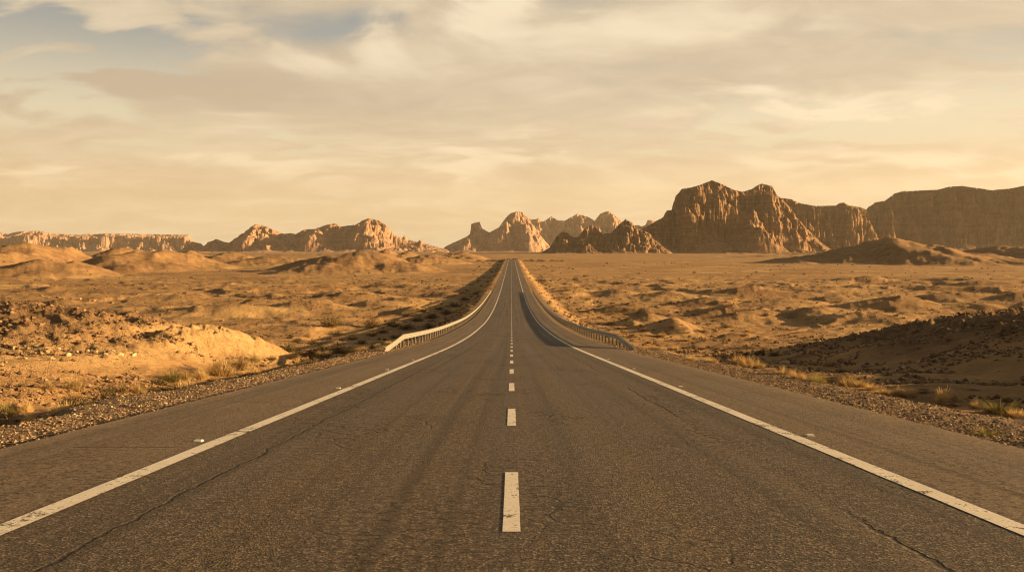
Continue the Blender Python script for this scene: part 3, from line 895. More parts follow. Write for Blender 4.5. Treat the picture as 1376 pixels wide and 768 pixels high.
mountain("mountain", [(1020, 300), (1040.4, 262), (1048, 264.6), (1064, 266.4), (1071.7, 270.8), (1095, 275.5), (1123.7, 275), (1127.7, 271.6), (1134, 270.8), (1140.7, 274.7), (1155, 276.8), (1164, 280.4),
    (1168, 288), (1172, 300), (1180, 318), (1192, 336)], 3350, 750, R_NEAR, "long shaded cliff of fluted sandstone columns between the massif and the plateau", 701, tc=0.5, talus=0.35,
    cliff=(0.36, 0.66), gully=0.6, L=80, rough=0.09, rows=170, flute=0.07, strata=0, ustep=0.6)
mountain("mountain", [(1120, 338), (1140, 326), (1160, 292), (1166.7, 277), (1176, 270.8), (1189, 268.7), (1202, 259), (1212, 256), (1259, 253.9), (1275, 250), (1293, 248.6), (1316.5, 251.8), (1332, 254.4),
    (1355.5, 252.5), (1376, 248.6), (1440, 236), (1500, 214), (1560, 190), (1640, 176), (1760, 170), (1900, 182), (2040, 230), (2120, 320)], 3500, 1700, R_MESA,  # unseen rise past the right frame edge, added to shade the plateau
    "broad dark flat plateau mountain running out behind the low hill", 809, tc=0.42, talus=0.42, cliff=(0.36, 0.66), gully=0.5, L=170, rough=0.06, rows=170, flute=0.05, strata=0, ustep=0.9, blur=40,
    peaks=[(1292, 284, 0.24, 60, 300, 1.1)])


# ------------------------------------------------------------------ guardrails
def sweep(name, path, prof, mat, parent, side):
    """Sweep a closed (offset, height) profile along (x, y, z) points; offset points towards the road."""
    P = np.array(path, float)
    side = -side
    T = np.gradient(P, axis=0)
    up_ = np.stack([np.zeros(len(P)), -T[:, 2], T[:, 1]], -1)
    up_ /= np.linalg.norm(up_, axis=1)[:, None]
    pr = np.array(prof, float)
    V = P[:, None, :] + pr[None, :, 1:2] * up_[:, None, :]
    V[..., 0] += pr[None, :, 0] * side
    k_ = len(pr)
    F4 = grid_faces(len(P), k_, True)
    V = V.reshape(-1, 3)
    caps = [np.arange(k_)[None, ::-1], (np.arange(k_) + (len(P) - 1) * k_)[None, :]]
    return link(name, mesh_np(name, V, [F4] + caps, False), mat, parent)


def box_np(x0, x1, y0, y1, z0, z1):
    V = np.array([[x, y, z] for x in (x0, x1) for y in (y0, y1) for z in (z0, z1)], float)
    Q = np.array([[0, 1, 3, 2], [4, 6, 7, 5], [0, 4, 5, 1], [2, 3, 7, 6], [0, 2, 6, 4], [1, 5, 7, 3]])
    return V, Q


def steel_material():
    m, n = new_mat("weathered_galvanised_steel")
    co = n.n("ShaderNodeTexCoord").outputs["Object"]
    a = n.noise(co, 3.0, 5.0, 0.65)
    b = n.noise(co, 0.6, 4.0, 0.6)
    col = n.mix(n.step(a, 0.35, 0.7), (0.30, 0.275, 0.23), (0.23, 0.21, 0.17))
    col = n.mix(n.m("MULTIPLY", n.step(b, 0.52, 0.7), 0.5), col, (0.40, 0.30, 0.19))
    n.principled(col, 0.55, n.bump(a, 0.2, 0.01), 0.4, 0.15)
    return m


STEEL = steel_material()
_front = [(0.0, -0.155), (0.02, -0.150), (0.075, -0.115), (0.082, -0.09), (0.075, -0.065), (0.008, -0.022), (0.008, 0.022), (0.075, 0.065), (0.082, 0.09), (0.075, 0.115), (0.02, 0.150), (0.0, 0.155)]
W_PROF = _front + [(a - 0.008, b) for a, b in reversed(_front)]


def guardrail(side, y0, label):
    root = bpy.data.objects.new("guardrail", None)
    COL.objects.link(root)
    xr = side * 6.50
    root.location = (xr, y0, float(road_z(y0)))
    tag(root, label, "guardrail", "guardrails flanking the dip in the road")
    off = np.array(root.location)
    ys = np.concatenate([np.arange(y0, 258, 1.0)])
    main = np.stack([np.full(len(ys), xr), ys, np.interp(ys, ROWS, ROWZ) + 0.585], -1) - off
    sweep("beam", main, W_PROF, STEEL, root, side)
    te = np.linspace(0, 1, 15)
    yt = y0 - 0.02 - 6.3 * te
    drop = 0.585 - 0.60 * np.clip((te - 0.10) / 0.9, 0, 1) ** 1.15
    term = np.stack([xr + side * 0.25 * te ** 2, yt, np.interp(yt, ROWS, ROWZ) + drop], -1)[::-1] - off
    sweep("sloping_end", term, W_PROF, STEEL, root, side)
    V1, Q1 = box_np(-0.05, 0.05, -0.07, 0.07, -0.9, 0.72)
    V2, Q2 = box_np(-0.055, 0.055, -0.08, 0.08, 0.46, 0.70)
    V2[:, 0] += side * 0.065
    V1[:, 0] += side * 0.155
    me = mesh_np("post", np.concatenate([V1, V2]), np.concatenate([Q1, Q2 + 8]), False)
    me.materials.append(STEEL)
    for i in range(100):
        yp = y0 + 0.4 + i * 2.05
        p = bpy.data.objects.new("post", me)
        COL.objects.link(p)
        p.parent = root
        p.location = (0, yp - off[1], float(np.interp(yp, ROWS, ROWZ)) - off[2])
    for te_, hh in ((0.16, 0.80), (0.42, 0.52)):
        yp = y0 - 6.3 * te_
        p = bpy.data.objects.new("post", me)
        COL.objects.link(p)
        p.parent = root
        p.scale = (1, 1, hh)
        p.location = (side * 0.25 * te_ ** 2, yp - off[1], float(np.interp(yp, ROWS, ROWZ)) - off[2])


guardrail(-1, 49.8, "pale steel guardrail with its sunlit face towards the road and a sloping end")
guardrail(1, 51.5, "grey steel guardrail with its shaded face towards the road, casting a long shadow")

# ------------------------------------------------------------------ small things: records first, labels at the end
RECORDS = []
ORD = "leftmost second third fourth fifth sixth seventh eighth ninth tenth eleventh twelfth thirteenth fourteenth fifteenth sixteenth seventeenth eighteenth nineteenth twentieth".split()
random.seed(11)
rs = np.random.RandomState(23)


def record(o, look, where, cat, group):
    x, y, z = o.location
    RECORDS.append((look, where, CX + F * x / max(y, 0.1), o, cat, group))


# ---- road studs
def stud():
    Vb = np.array([[-.05, -.05, 0], [.05, -.05, 0], [.05, .05, 0], [-.05, .05, 0], [-.042, -.028, .022], [.042, -.028, .022], [.042, .028, .022], [-.042, .028, .022]])
    Q = np.array([[0, 1, 5, 4], [1, 2, 6, 5], [2, 3, 7, 6], [3, 0, 4, 7], [4, 5, 6, 7]])
    body = mesh_np("stud", Vb * np.array([1.0, 1.0, 0.9]), Q, False)
    m, n = new_mat("stud_plastic")
    co = n.n("ShaderNodeTexCoord").outputs["Object"]
    n.principled(n.mix(n.step(n.noise(co, 40.0, 4.0, 0.6), 0.4, 0.7), (0.78, 0.72, 0.62), (0.55, 0.48, 0.38)), 0.45, None, 0.5)
    body.materials.append(m)
    Vr = np.array([[-.036, -.0466, .0055], [.036, -.0466, .0055], [.034, -.0356, .0165], [-.034, -.0356, .0165]]) * 1.25
    Vr = Vr / 1.25 * np.array([1.0, 1.0, 0.9])
    Vr[:, 1] -= 0.0012
    refl = mesh_np("reflector", Vr, np.array([[0, 1, 2, 3]]), False)
    m2, n2 = new_mat("stud_reflector")
    co2 = n2.n("ShaderNodeTexCoord").outputs["Object"]
    n2.principled(n2.mix(n2.step(n2.voro(co2, 90.0), 0.2, 0.6), (0.85, 0.8, 0.7), (0.6, 0.5, 0.35)), 0.2, None, 0.6)
    refl.materials.append(m2)
    return body, refl


_body, _refl = stud()
for sd, where in ((-1, "outside the edge line, sunlit guardrail side"), (1, "outside the edge line, shaded guardrail side")):
    for i, y in enumerate((10.2, 18.4, 25.6, 32.4)):
        o = bpy.data.objects.new("road_stud", _body)
        COL.objects.link(o)
        y += 0.5 * (sd > 0)
        sl = math.atan2(float(road_z(y + 0.2) - road_z(y - 0.2)), 0.4)
        o.location = (sd * 3.90, y, float(np.interp(y, ROWS, ROWZ)) + 0.003)
        o.rotation_euler = (sl, 0, 0)
        r_ = bpy.data.objects.new("reflector", _refl)
        COL.objects.link(r_)
        r_.parent = o
        record(o, "small white road stud", where, "road stud", "white road studs along the edge lines")


# ---- plants
def tuft_mesh(seed, blades=260, spread=0.42, lean=0.75, w=0.014):
    r = np.random.RandomState(seed)
    th = r.rand(blades) * 2 * np.pi
    r0 = np.sqrt(r.rand(blades)) * spread * 0.62
    out = (r0 / (spread * 0.62)) * lean * (0.6 + 0.7 * r.rand(blades)) + 0.08 * r.randn(blades)
    hgt = (0.55 + 0.45 * r.rand(blades)) * (1 - 0.42 * (r0 / (spread * 0.62)) ** 2)
    lump = 0.75 + 0.5 * np.sin(th * 2 + seed) * np.sin(r0 * 9 + seed)
    hgt *= np.clip(lump, 0.55, 1.15)
    dth = th + 0.5 * r.randn(blades)
    d = np.stack([np.cos(dth), np.sin(dth)], -1)
    p0 = np.stack([np.cos(th) * r0, np.sin(th) * r0], -1)
    sd = np.stack([-d[:, 1], d[:, 0]], -1)
    V, segs = [], 3
    for k_ in range(segs + 1):
        t = k_ / segs
        c = p0 + d * (out * hgt * t ** 1.5)[:, None]
        zz = hgt * (t - 0.22 * np.abs(out) * t ** 2) - 0.03
        ww = w * (1 - 0.85 * t)
        V.append(np.stack([np.concatenate([c - sd * ww, zz[:, None]], 1), np.concatenate([c + sd * ww, zz[:, None]], 1)], 1))
    V = np.stack(V, 1).reshape(blades, -1, 3)
    Q = np.array([[2 * k_, 2 * k_ + 1, 2 * k_ + 3, 2 * k_ + 2] for k_ in range(segs)])
    Fq = (Q[None] + (np.arange(blades) * 2 * (segs + 1))[:, None, None]).reshape(-1, 4)
    return V.reshape(-1, 3), Fq


def bush_mesh(seed, twigs=90, leaves=1100, flat=0.7):
    r = np.random.RandomState(seed)
    u = r.randn(twigs, 3)
    u[:, 2] = np.abs(u[:, 2]) * 0.9 + 0.12
    u /= np.linalg.norm(u, axis=1)[:, None]
    lump = 0.72 + 0.38 * fbm(u[:, 0] * 2.1 + seed, u[:, 1] * 2.1 + u[:, 2], 2, seed)
    tip = u * lump[:, None] * (0.75 + 0.35 * r.rand(twigs))[:, None]
    tip[:, 2] *= flat * 1.35
    SV, SF = [], []
    for i in range(twigs):
        a = r.randn(3) * 0.05
        a[2] = -0.05
        mid = tip[i] * 0.5 + np.array([0, 0, 0.08]) + r.randn(3) * 0.03
        per = np.cross(tip[i], [0.3, 0.5, 0.8])
        per /= np.linalg.norm(per) + 1e-6
        b = len(SV)
        for p, w_ in ((a, 0.016), (mid, 0.010), (tip[i], 0.003)):
            SV += [p - per * w_, p + per * w_]
        SF += [[b, b + 1, b + 3, b + 2], [b + 2, b + 3, b + 5, b + 4]]
    k_ = r.randint(0, twigs, leaves)
    t = 0.45 + 0.62 * r.rand(leaves) ** 0.7
    c = tip[k_] * t[:, None] + r.randn(leaves, 3) * 0.06
    c[:, 2] = np.maximum(c[:, 2], 0.01)
    d1 = r.randn(leaves, 3)
    d1 /= np.linalg.norm(d1, axis=1)[:, None]
    d2 = np.cross(d1, r.randn(leaves, 3))
    d2 /= np.linalg.norm(d2, axis=1)[:, None] + 1e-6
    ln, wd = (0.022 + 0.03 * r.rand(leaves))[:, None], (0.010 + 0.014 * r.rand(leaves))[:, None]
    LV = np.stack([c - d1 * ln, c + d2 * wd, c + d1 * ln, c - d2 * wd], 1).reshape(-1, 3)
    LF = np.arange(leaves * 4).reshape(-1, 4)
    return (np.array(SV), np.array(SF)), (LV, LF)


def leaf_material(name, ca, cb, trans=0.3):
    m, n = new_mat(name)
    co = n.n("ShaderNodeTexCoord").outputs["Object"]
    oi = n.n("ShaderNodeObjectInfo")
    col = n.mix(n.step(n.noise(co, 5.0, 4.0, 0.6), 0.35, 0.65), ca, cb)
    hs = n.n("ShaderNodeHueSaturation")
    n.put(hs.inputs["Color"], col)
    n.put(hs.inputs["Value"], n.m("ADD", 0.75, n.m("MULTIPLY", oi.outputs["Random"], 0.5)))
    d = n.n("ShaderNodeBsdfDiffuse")
    t = n.n("ShaderNodeBsdfTranslucent")
    n.t.links.new(hs.outputs[0], d.inputs["Color"])
    n.t.links.new(hs.outputs[0], t.inputs["Color"])
    mx = n.n("ShaderNodeMixShader")
    mx.inputs[0].default_value = trans
    n.t.links.new(d.outputs[0], mx.inputs[1])
    n.t.links.new(t.outputs[0], mx.inputs[2])
    o = n.n("ShaderNodeOutputMaterial")
    n.t.links.new(mx.outputs[0], o.inputs["Surface"])
    return m


GOLD = leaf_material("dry_grass", (0.46, 0.31, 0.13), (0.62, 0.45, 0.22), 0.35)
OLIVE = leaf_material("olive_grass", (0.22, 0.19, 0.06), (0.38, 0.30, 0.11), 0.3)
DARKLEAF = leaf_material("dark_scrub_leaf", (0.075, 0.062, 0.030), (0.13, 0.098, 0.045), 0.15)
BROWNLEAF = leaf_material("brown_scrub_leaf", (0.17, 0.115, 0.055), (0.27, 0.19, 0.09), 0.2)
TWIG = leaf_material("dry_twig", (0.16, 0.10, 0.055), (0.24, 0.16, 0.09), 0.0)

TUFTS = {}
for nm, mt, sp_, ln_, bl in (("golden", GOLD, 0.62, 0.8, 420), ("olive", OLIVE, 0.7, 1.1, 380)):
    TUFTS[nm] = []
    for v in range(4):
        me = mesh_np("grass_tuft", *tuft_mesh(40 + v * 7 + len(nm), bl, sp_, ln_), smooth=False)
        me.materials.append(mt)
        TUFTS[nm].append(me)
BUSHES = {}
for nm, mt in (("dark", DARKLEAF), ("brown", BROWNLEAF)):
    BUSHES[nm] = []
    for v in range(4):
        st_, lf_ = bush_mesh(90 + v * 5 + len(nm))
        a = mesh_np("stems", *st_, smooth=False)
        a.materials.append(TWIG)
        b = mesh_np("foliage", *lf_, smooth=False)
        b.materials.append(mt)
        BUSHES[nm].append((a, b))


def tuft(kind, x, y, h, wide, where, sizeword):
    o = bpy.data.objects.new("grass_tuft", random.choice(TUFTS[kind]))
    COL.objects.link(o)
    o.location = (x, y, float(ground(x, y)) - 0.02)
    o.rotation_euler = (0, 0, random.random() * 6.28)
    o.scale = (wide, wide * random.uniform(0.8, 1.2), h)
    record(o, f"{sizeword} {kind} grass tuft", where, "grass tuft", "grass tufts and shrubs of the desert")


def bush(kind, x, y, r, h, where, sizeword, parts=True):
    st_, lf_ = random.choice(BUSHES[kind])
    o = bpy.data.objects.new("desert_shrub", lf_ if not parts else None)
    COL.objects.link(o)
    o.location = (x, y, float(ground(x, y)) - 0.03)
    o.rotation_euler = (0, 0, random.random() * 6.28)
    o.scale = (r, r * random.uniform(0.8, 1.2), h)
    if parts:
        for nm, me in (("stems", st_), ("foliage", lf_)):
            c = bpy.data.objects.new(nm, me)
            COL.objects.link(c)
            c.parent = o
    record(o, f"{sizeword} {kind} leafy shrub", where, "shrub", "grass tufts and shrubs of the desert")


# plants one can point at in the photograph: (photo x, photo y of the base, width in px, height in px, kind)
VL = "beside the gravel verge below the sunlit bank"
PLANTED = [
    (100, 524, 34, 22, "golden"), (36, 553, 22, 15, "golden"), (66, 524, 26, 12, "golden"), (250, 511, 26, 14, "golden"), (298, 504, 52, 26, "golden"), (232, 512, 40, 14, "olive"),
    (325, 497, 28, 20, "golden"), (186, 527, 30, 12, "golden"), (270, 509, 34, 16, "golden"), (395, 483, 24, 9, "golden"), (435, 478, 30, 8, "golden"), (340, 487, 22, 10, "olive"),
    (100, 540, 40, 16, "dark"), (160, 528, 44, 20, "brown"), (212, 516, 36, 14, "dark"), (140, 534, 30, 14, "dark"), (205, 525, 26, 10, "dark"), (366, 484, 16, 9, "dark"),
    (352, 492, 14, 6, "dark"), (285, 512, 20, 8, "dark"),
]
for (px, py, wd, hg, kd) in PLANTED:
    x, y, z = pix(px, py)
    mpp = y / F
    szw = "big" if wd * mpp > 0.75 else "small"
    if kd in TUFTS:
        tuft(kd, x, y, hg * mpp * 1.4, wd * mpp / 1.25, VL, szw)
    else:
        bush(kd, x, y, wd * mpp / 1.7, hg * mpp * 1.05, VL, szw)
for i in range(62):
    y = 12.5 + 48 * random.random() ** 1.3
    x = -(9.1 + abs(random.gauss(0, 1.1)))
    kd = random.choice(["golden", "golden", "dark", "brown", "dark", "dark", "olive", "brown"])
    r_ = random.uniform(0.28, 0.68)
    if kd in TUFTS:
        tuft(kd, x, y, r_ * 1.1, r_ * 1.1, VL, "big" if r_ > 0.34 else "small")
    else:
        bush(kd, x, y, r_ * 1.25, r_ * 1.0, VL, "big" if r_ > 0.34 else "small")
SL = "on the shaded slope beside the sunlit guardrail"
for (px, py, wd, hg, kd) in [
    (445, 438, 36, 13, "dark"), (449, 440, 18, 8, "golden"), (500, 440, 26, 15, "brown"), (413, 453, 16, 8, "golden"), (545, 443, 30, 9, "dark"), (528, 438, 26, 9, "dark"),
    (465, 475, 22, 11, "golden"), (479, 471, 14, 8, "golden"), (419, 478, 18, 12, "dark"), (452, 474, 26, 16, "brown"), (436, 480, 18, 10, "brown"), (507, 465, 14, 8, "golden"),
    (522, 462, 16, 7, "golden"), (400, 460, 14, 7, "dark"), (390, 455, 12, 6, "dark"), (473, 456, 16, 7, "dark"), (500, 452, 18, 8, "brown"), (420, 462, 16, 6, "dark"),
    (515, 447, 18, 8, "brown"), (560, 432, 22, 8, "dark"), (580, 428, 22, 8, "dark"), (575, 440, 18, 7, "brown"), (600, 422, 20, 7, "dark"), (590, 416, 16, 6, "dark"),
    (610, 412, 18, 7, "dark"), (625, 404, 14, 6, "dark"), (618, 420, 14, 6, "brown"), (570, 420, 16, 6, "dark"), (547, 425, 16, 6, "dark"), (640, 396, 12, 5, "dark"),
    (632, 412, 9, 4, "golden"), (538, 452, 14, 6, "golden"), (486, 462, 16, 6, "dark"), (455, 449, 14, 6, "brown"), (430, 470, 14, 6, "dark"), (530, 455, 14, 6, "brown")]:
    x, y, z = pix(px, py)
    mpp = y / F
    szw = "big" if wd * mpp > 1.5 else "small"
    if kd in TUFTS:
        tuft(kd, x, y, hg * mpp * 1.25, wd * mpp / 1.35, SL, szw)
    else:
        bush(kd, x, y, wd * mpp / 1.45, hg * mpp * 1.4, SL, szw)
for i in range(34):
    y = 52 + 190 * random.random() ** 1.5
    x = -(8.3 + abs(random.gauss(0, 1)) * (3.5 + y * 0.03))
    r_ = random.uniform(0.35, 0.95)
    bush(random.choice(["dark", "dark", "brown"]), x, y, r_ * 1.15, r_ * 0.95, SL, "big" if r_ > 0.65 else "small", y < 140)
VR = "beside the gravel verge below the shaded hill"
for (px, py, wd, hg, kd) in [
    (990, 489, 26, 11, "golden"), (1003, 492, 30, 14, "golden"), (1020, 494, 20, 10, "golden"), (1053, 503, 26, 10, "golden"), (1073, 508, 26, 11, "golden"), (1098, 513, 32, 12, "olive"),
    (1138, 519, 26, 16, "golden"), (1157, 520, 24, 12, "golden"), (1172, 524, 24, 9, "golden"), (1187, 529, 26, 9, "golden"), (1207, 532, 22, 11, "golden"), (1222, 533, 22, 10, "golden"),
    (1268, 541, 28, 18, "golden"), (1310, 548, 14, 11, "golden"), (1344, 555, 46, 18, "olive"), (1366, 560, 26, 12, "golden"), (1328, 586, 40, 11, "olive"), (1290, 540, 12, 6, "golden"),
    (930, 484, 20, 8, "golden"), (958, 487, 18, 8, "golden"), (1240, 528, 26, 8, "brown"), (1130, 500, 18, 8, "brown"), (1040, 478, 22, 9, "dark"), (1018, 478, 16, 9, "dark"),
    (1060, 488, 18, 8, "brown"), (1355, 540, 26, 10, "brown")]:
    x, y, z = pix(px, py)
    mpp = y / F
    szw = "big" if wd * mpp > 0.62 else "small"
    if kd in TUFTS:
        tuft(kd, x, y, hg * mpp * 1.5, wd * mpp / 1.25, VR, szw)
    else:
        bush(kd, x, y, wd * mpp / 1.7, hg * mpp * 1.05, VR, szw)
for i in range(16):
    y = 14 + 40 * random.random()
    x = 8.8 + abs(random.gauss(0, 0.7))
    r_ = random.uniform(0.15, 0.38)
    tuft("golden", x, y, r_ * 1.2, r_ * 1.1, VR, "big" if r_ > 0.31 else "small")
ER = "on the sunlit slope beyond the shaded guardrail"
PR = "on the open plain below the great massif"
PLF = "on the open plain in front of the dunes"
for (px, py, wd, hg, kd, wh) in [
    (727, 379, 20, 8, "dark", PR), (773, 377, 12, 6, "dark", PR), (786, 372, 10, 4, "dark", PR), (826, 382, 22, 5, "dark", PR), (760, 391, 22, 5, "dark", PR), (790, 403, 14, 5, "dark", ER),
    (733, 389, 9, 4, "brown", PR), (862, 396, 14, 4, "dark", PR), (880, 470, 12, 6, "brown", ER), (850, 452, 14, 6, "brown", ER), (822, 436, 14, 6, "dark", ER), (835, 443, 12, 5, "brown", ER),
    (806, 428, 12, 5, "brown", ER), (865, 445, 18, 6, "brown", ER), (890, 452, 16, 6, "golden", ER), (905, 440, 16, 6, "brown", ER), (925, 458, 14, 5, "golden", ER), (945, 447, 20, 7, "brown", ER),
    (780, 416, 8, 4, "brown", ER), (795, 421, 8, 4, "golden", ER), (842, 430, 12, 5, "brown", ER), (873, 461, 10, 5, "golden", ER), (908, 470, 12, 6, "golden", ER), (975, 440, 22, 7, "brown", PR),
    (1000, 452, 18, 6, "brown", PR), (1005, 445, 14, 6, "golden", PR), (960, 432, 16, 5, "brown", PR), (1030, 425, 18, 5, "brown", PR), (985, 423, 14, 4, "dark", PR), (1060, 415, 14, 4, "dark", PR),
    (900, 408, 14, 4, "dark", PR), (940, 398, 12, 3, "dark", PR), (1005, 372, 7, 3, "dark", PR), (1080, 369, 6, 3, "dark", PR), (1160, 374, 6, 3, "dark", PR), (858, 368, 6, 3, "dark", PR), (933, 367, 7, 3, "dark", PR),
    (361, 398, 10, 3, "dark", PLF), (432, 397, 10, 4, "dark", PLF), (444, 397, 12, 4, "dark", PLF), (487, 396, 20, 5, "brown", PLF), (515, 383, 14, 3, "dark", PLF), (330, 393, 8, 3, "dark", PLF),
    (319, 397, 14, 3, "dark", PLF), (335, 404, 14, 4, "dark", PLF), (257, 374, 7, 3, "dark", PLF), (168, 384, 10, 3, "dark", PLF), (180, 383, 8, 3, "dark", PLF), (145, 383, 6, 3, "dark", PLF), (105, 385, 14, 3, "brown", PLF),
    (515, 413, 10, 3, "brown", PLF), (470, 410, 10, 3, "brown", PLF), (570, 392, 12, 4, "brown", PLF)]:
    x, y, z = pix(px, py)
    mpp = y / F
    szw = "big" if wd * mpp > 2.2 else "small"
    if kd in TUFTS:
        tuft(kd, x, y, hg * mpp * 1.25, wd * mpp / 1.35, wh, szw)
    else:
        bush(kd, x, y, wd * mpp / 1.7, hg * mpp * 1.15, wh, szw, parts=wd * mpp > 1.2 and y < 260)
# shrubs that line the road up to where it disappears
for i in range(46):
    y = 265 + 720 * (i / 46.0) ** 1.15 + random.uniform(-6, 6)
    x = -(7.8 + abs(random.gauss(0, 1)) * (5 + y * 0.013))
    bush(random.choice(["dark", "dark", "brown"]), x, y, random.uniform(1.0, 2.3), random.uniform(0.7, 1.7), "along the far road on the dunes' side", random.choice(["broad", "round", "low", "ragged"]), False)
for i in range(30):
    y = 270 + 720 * (i / 30.0) ** 0.9 + random.uniform(-8, 8)
    x = 8.2 + abs(random.gauss(0, 1)) * (5 + y * 0.012)
    bush(random.choice(["dark", "brown", "brown"]), x, y, random.uniform(0.8, 2.0), random.uniform(0.6, 1.4), "along the far road on the massif's side", random.choice(["broad", "round", "low", "ragged"]), False)
for i in range(40):
    x = random.uniform(-80, 62)
    y = random.uniform(960, 1060)
    if abs(x) < 7.5:
        y = random.uniform(1110, 1150)
    bush("dark", x, y, random.uniform(3.2, 6.5), random.uniform(2.0, 3.8), "where the road vanishes over the rise", random.choice(["broad", "round", "tall", "ragged"]), False)


# ---- rocks
def rock_meshes(mat, nvar, seed):
    import bmesh
    out = []
    for v in range(nvar):
        bm = bmesh.new()
        bmesh.ops.create_icosphere(bm, subdivisions=3, radius=1.0)
        r = np.random.RandomState(seed + v)
        V = np.array([p.co[:] for p in bm.verts])
        Fc = np.array([[q.index for q in f.verts] for f in bm.faces])
        bm.free()
        for k_ in range(13):
            d = r.randn(3)
            d /= np.linalg.norm(d)
            lim = 0.52 + 0.34 * r.rand()
            over = V @ d - lim
            V = V - np.clip(over, 0, None)[:, None] * d[None]
        V *= (1 + 0.10 * fbm(V[:, 0] * 2.3 + v, V[:, 1] * 2.3 + V[:, 2] * 1.7, 3, seed + v))[:, None]
        V *= np.array([1.0, 0.8 + 0.3 * r.rand(), 0.62 + 0.25 * r.rand()])
        me = mesh_np("rock", V, Fc, False)
        me.materials.append(mat)
        out.append(me)
    return out


def stone_material(name, ca, cb):
    m, n = new_mat(name)
    co = n.n("ShaderNodeTexCoord").outputs["Object"]
    oi = n.n("ShaderNodeObjectInfo")
    a = n.noise(co, 2.2, 7.0, 0.7)
    col = n.mix(n.step(a, 0.35, 0.68), ca, cb)
    hs = n.n("ShaderNodeHueSaturation")
    n.put(hs.inputs["Color"], col)
    n.put(hs.inputs["Value"], n.m("ADD", 0.75, n.m("MULTIPLY", oi.outputs["Random"], 0.5)))
    n.principled(hs.outputs[0], 0.95, n.bump(a, 0.7, 0.12), 0.08)
    return m


ST_BROWN = stone_material("brown_stone", (0.20, 0.125, 0.07), (0.32, 0.205, 0.115))
ST_PALE = stone_material("cream_stone", (0.50, 0.36, 0.20), (0.64, 0.48, 0.29))
ROCKS = {"brown": rock_meshes(ST_BROWN, 5, 300), "cream": rock_meshes(ST_PALE, 5, 340)}


def rock(kind, x, y, r, where, flat=1.0, tall=None):
    o = bpy.data.objects.new("rock", random.choice(ROCKS[kind]))
    COL.objects.link(o)
    zs = r * (tall or 1.0) * flat
    o.location = (x, y, float(ground(x, y)) + zs * 0.16)
    o.rotation_euler = (random.uniform(-.3, .3), random.uniform(-.3, .3), random.random() * 6.28)
    o.scale = (r, r * random.uniform(0.7, 1.2), zs)
    szw = "small" if r < 0.22 else ("middling" if r < 0.38 else "large")
    if tall: szw = "upright"
    record(o, f"{szw} {kind} rock", where, "rock", "loose rocks on the slopes")


LH = "on the sunlit stony bank"
for (px, py, wd, kd) in [(20, 470, 12, "cream"), (34, 482, 10, "cream"), (48, 466, 12, "cream"), (62, 474, 12, "cream"), (78, 470, 12, "cream"), (90, 478, 14, "cream"), (104, 474, 10, "cream"),
                         (118, 472, 14, "cream"), (128, 474, 12, "cream"), (142, 477, 14, "cream"), (152, 472, 10, "cream"), (162, 478, 16, "cream"), (180, 479, 14, "cream"), (184, 476, 12, "brown"),
                         (30, 478, 8, "brown"), (8, 488, 9, "cream"), (66, 484, 7, "brown"), (245, 458, 12, "brown"), (258, 463, 14, "brown"), (236, 462, 8, "brown"), (172, 468, 9, "brown"),
                         (56, 398, 8, "brown"), (66, 400, 7, "brown"), (78, 401, 8, "brown"), (86, 403, 7, "brown"), (98, 402, 9, "brown"), (108, 403, 8, "brown"), (120, 405, 7, "brown"), (127, 406, 7, "brown"), (150, 408, 7, "brown"),
                         (298, 432, 8, "brown"), (322, 428, 6, "brown"), (345, 438, 5, "brown"), (330, 435, 6, "brown"), (240, 512, 9, "cream"), (200, 520, 7, "cream"), (262, 501, 8, "cream")]:
    x, y, z = pix(px, py)
    rock(kd, x, y, wd * y / F / 2 * 0.75, LH, 0.85)
for i in range(30):
    px, py = random.uniform(-10, 230), random.uniform(402, 466)
    py = max(py, 398 + px * 0.09)
    x, y, z = pix(px, py)
    rock("brown", x, y, random.uniform(1.4, 3.2) * y / F, LH, 0.75)
RH = "on the shaded stony hill"
for (px, py, wd, kd, tl) in [(1172, 492, 9, "cream", 1.6), (1189, 494, 12, "cream", None), (1205, 497, 9, "cream", None), (1214, 495, 8, "cream", 1.4), (1222, 497, 8, "cream", None), (1160, 493, 14, "brown", None),
                             (1315, 510, 15, "cream", None), (1334, 513, 9, "cream", 1.5), (1347, 515, 10, "cream", None), (1055, 489, 20, "cream", None), (1092, 490, 16, "brown", None), (1110, 492, 22, "brown", None),
                             (1130, 486, 14, "brown", None), (1180, 455, 18, "brown", None), (1247, 450, 12, "brown", None), (1340, 436, 10, "brown", None), (1372, 414, 10, "brown", None), (1358, 416, 9, "brown", None),
                             (1330, 420, 9, "brown", None), (1300, 424, 8, "brown", None), (1365, 470, 12, "brown", None), (1325, 475, 14, "brown", None), (1260, 478, 12, "brown", None), (1284, 468, 11, "brown", None),
                             (1240, 486, 9, "brown", None), (1075, 500, 7, "brown", None), (1376, 510, 16, "brown", None)]:
    x, y, z = pix(px, py)
    rock(kd, x, y, wd * y / F / 2 * 0.8, RH, 0.75, tl)
for i in range(58):
    px = random.uniform(1060, 1390)
    py = random.uniform(455 - (px - 1050) * 0.12, 500)
    x, y, z = pix(px, py)
    rock("brown", x, y, random.uniform(1.3, 3.2) * y / F, RH, 0.7)
for i in range(26):
    px, py = random.uniform(740, 1000), random.uniform(400, 470)
    x, y, z = pix(px, py)
    if x < 9:
        continue
    rock("brown", x, y, random.uniform(1.4, 3.2) * y / F, ER, 0.8)


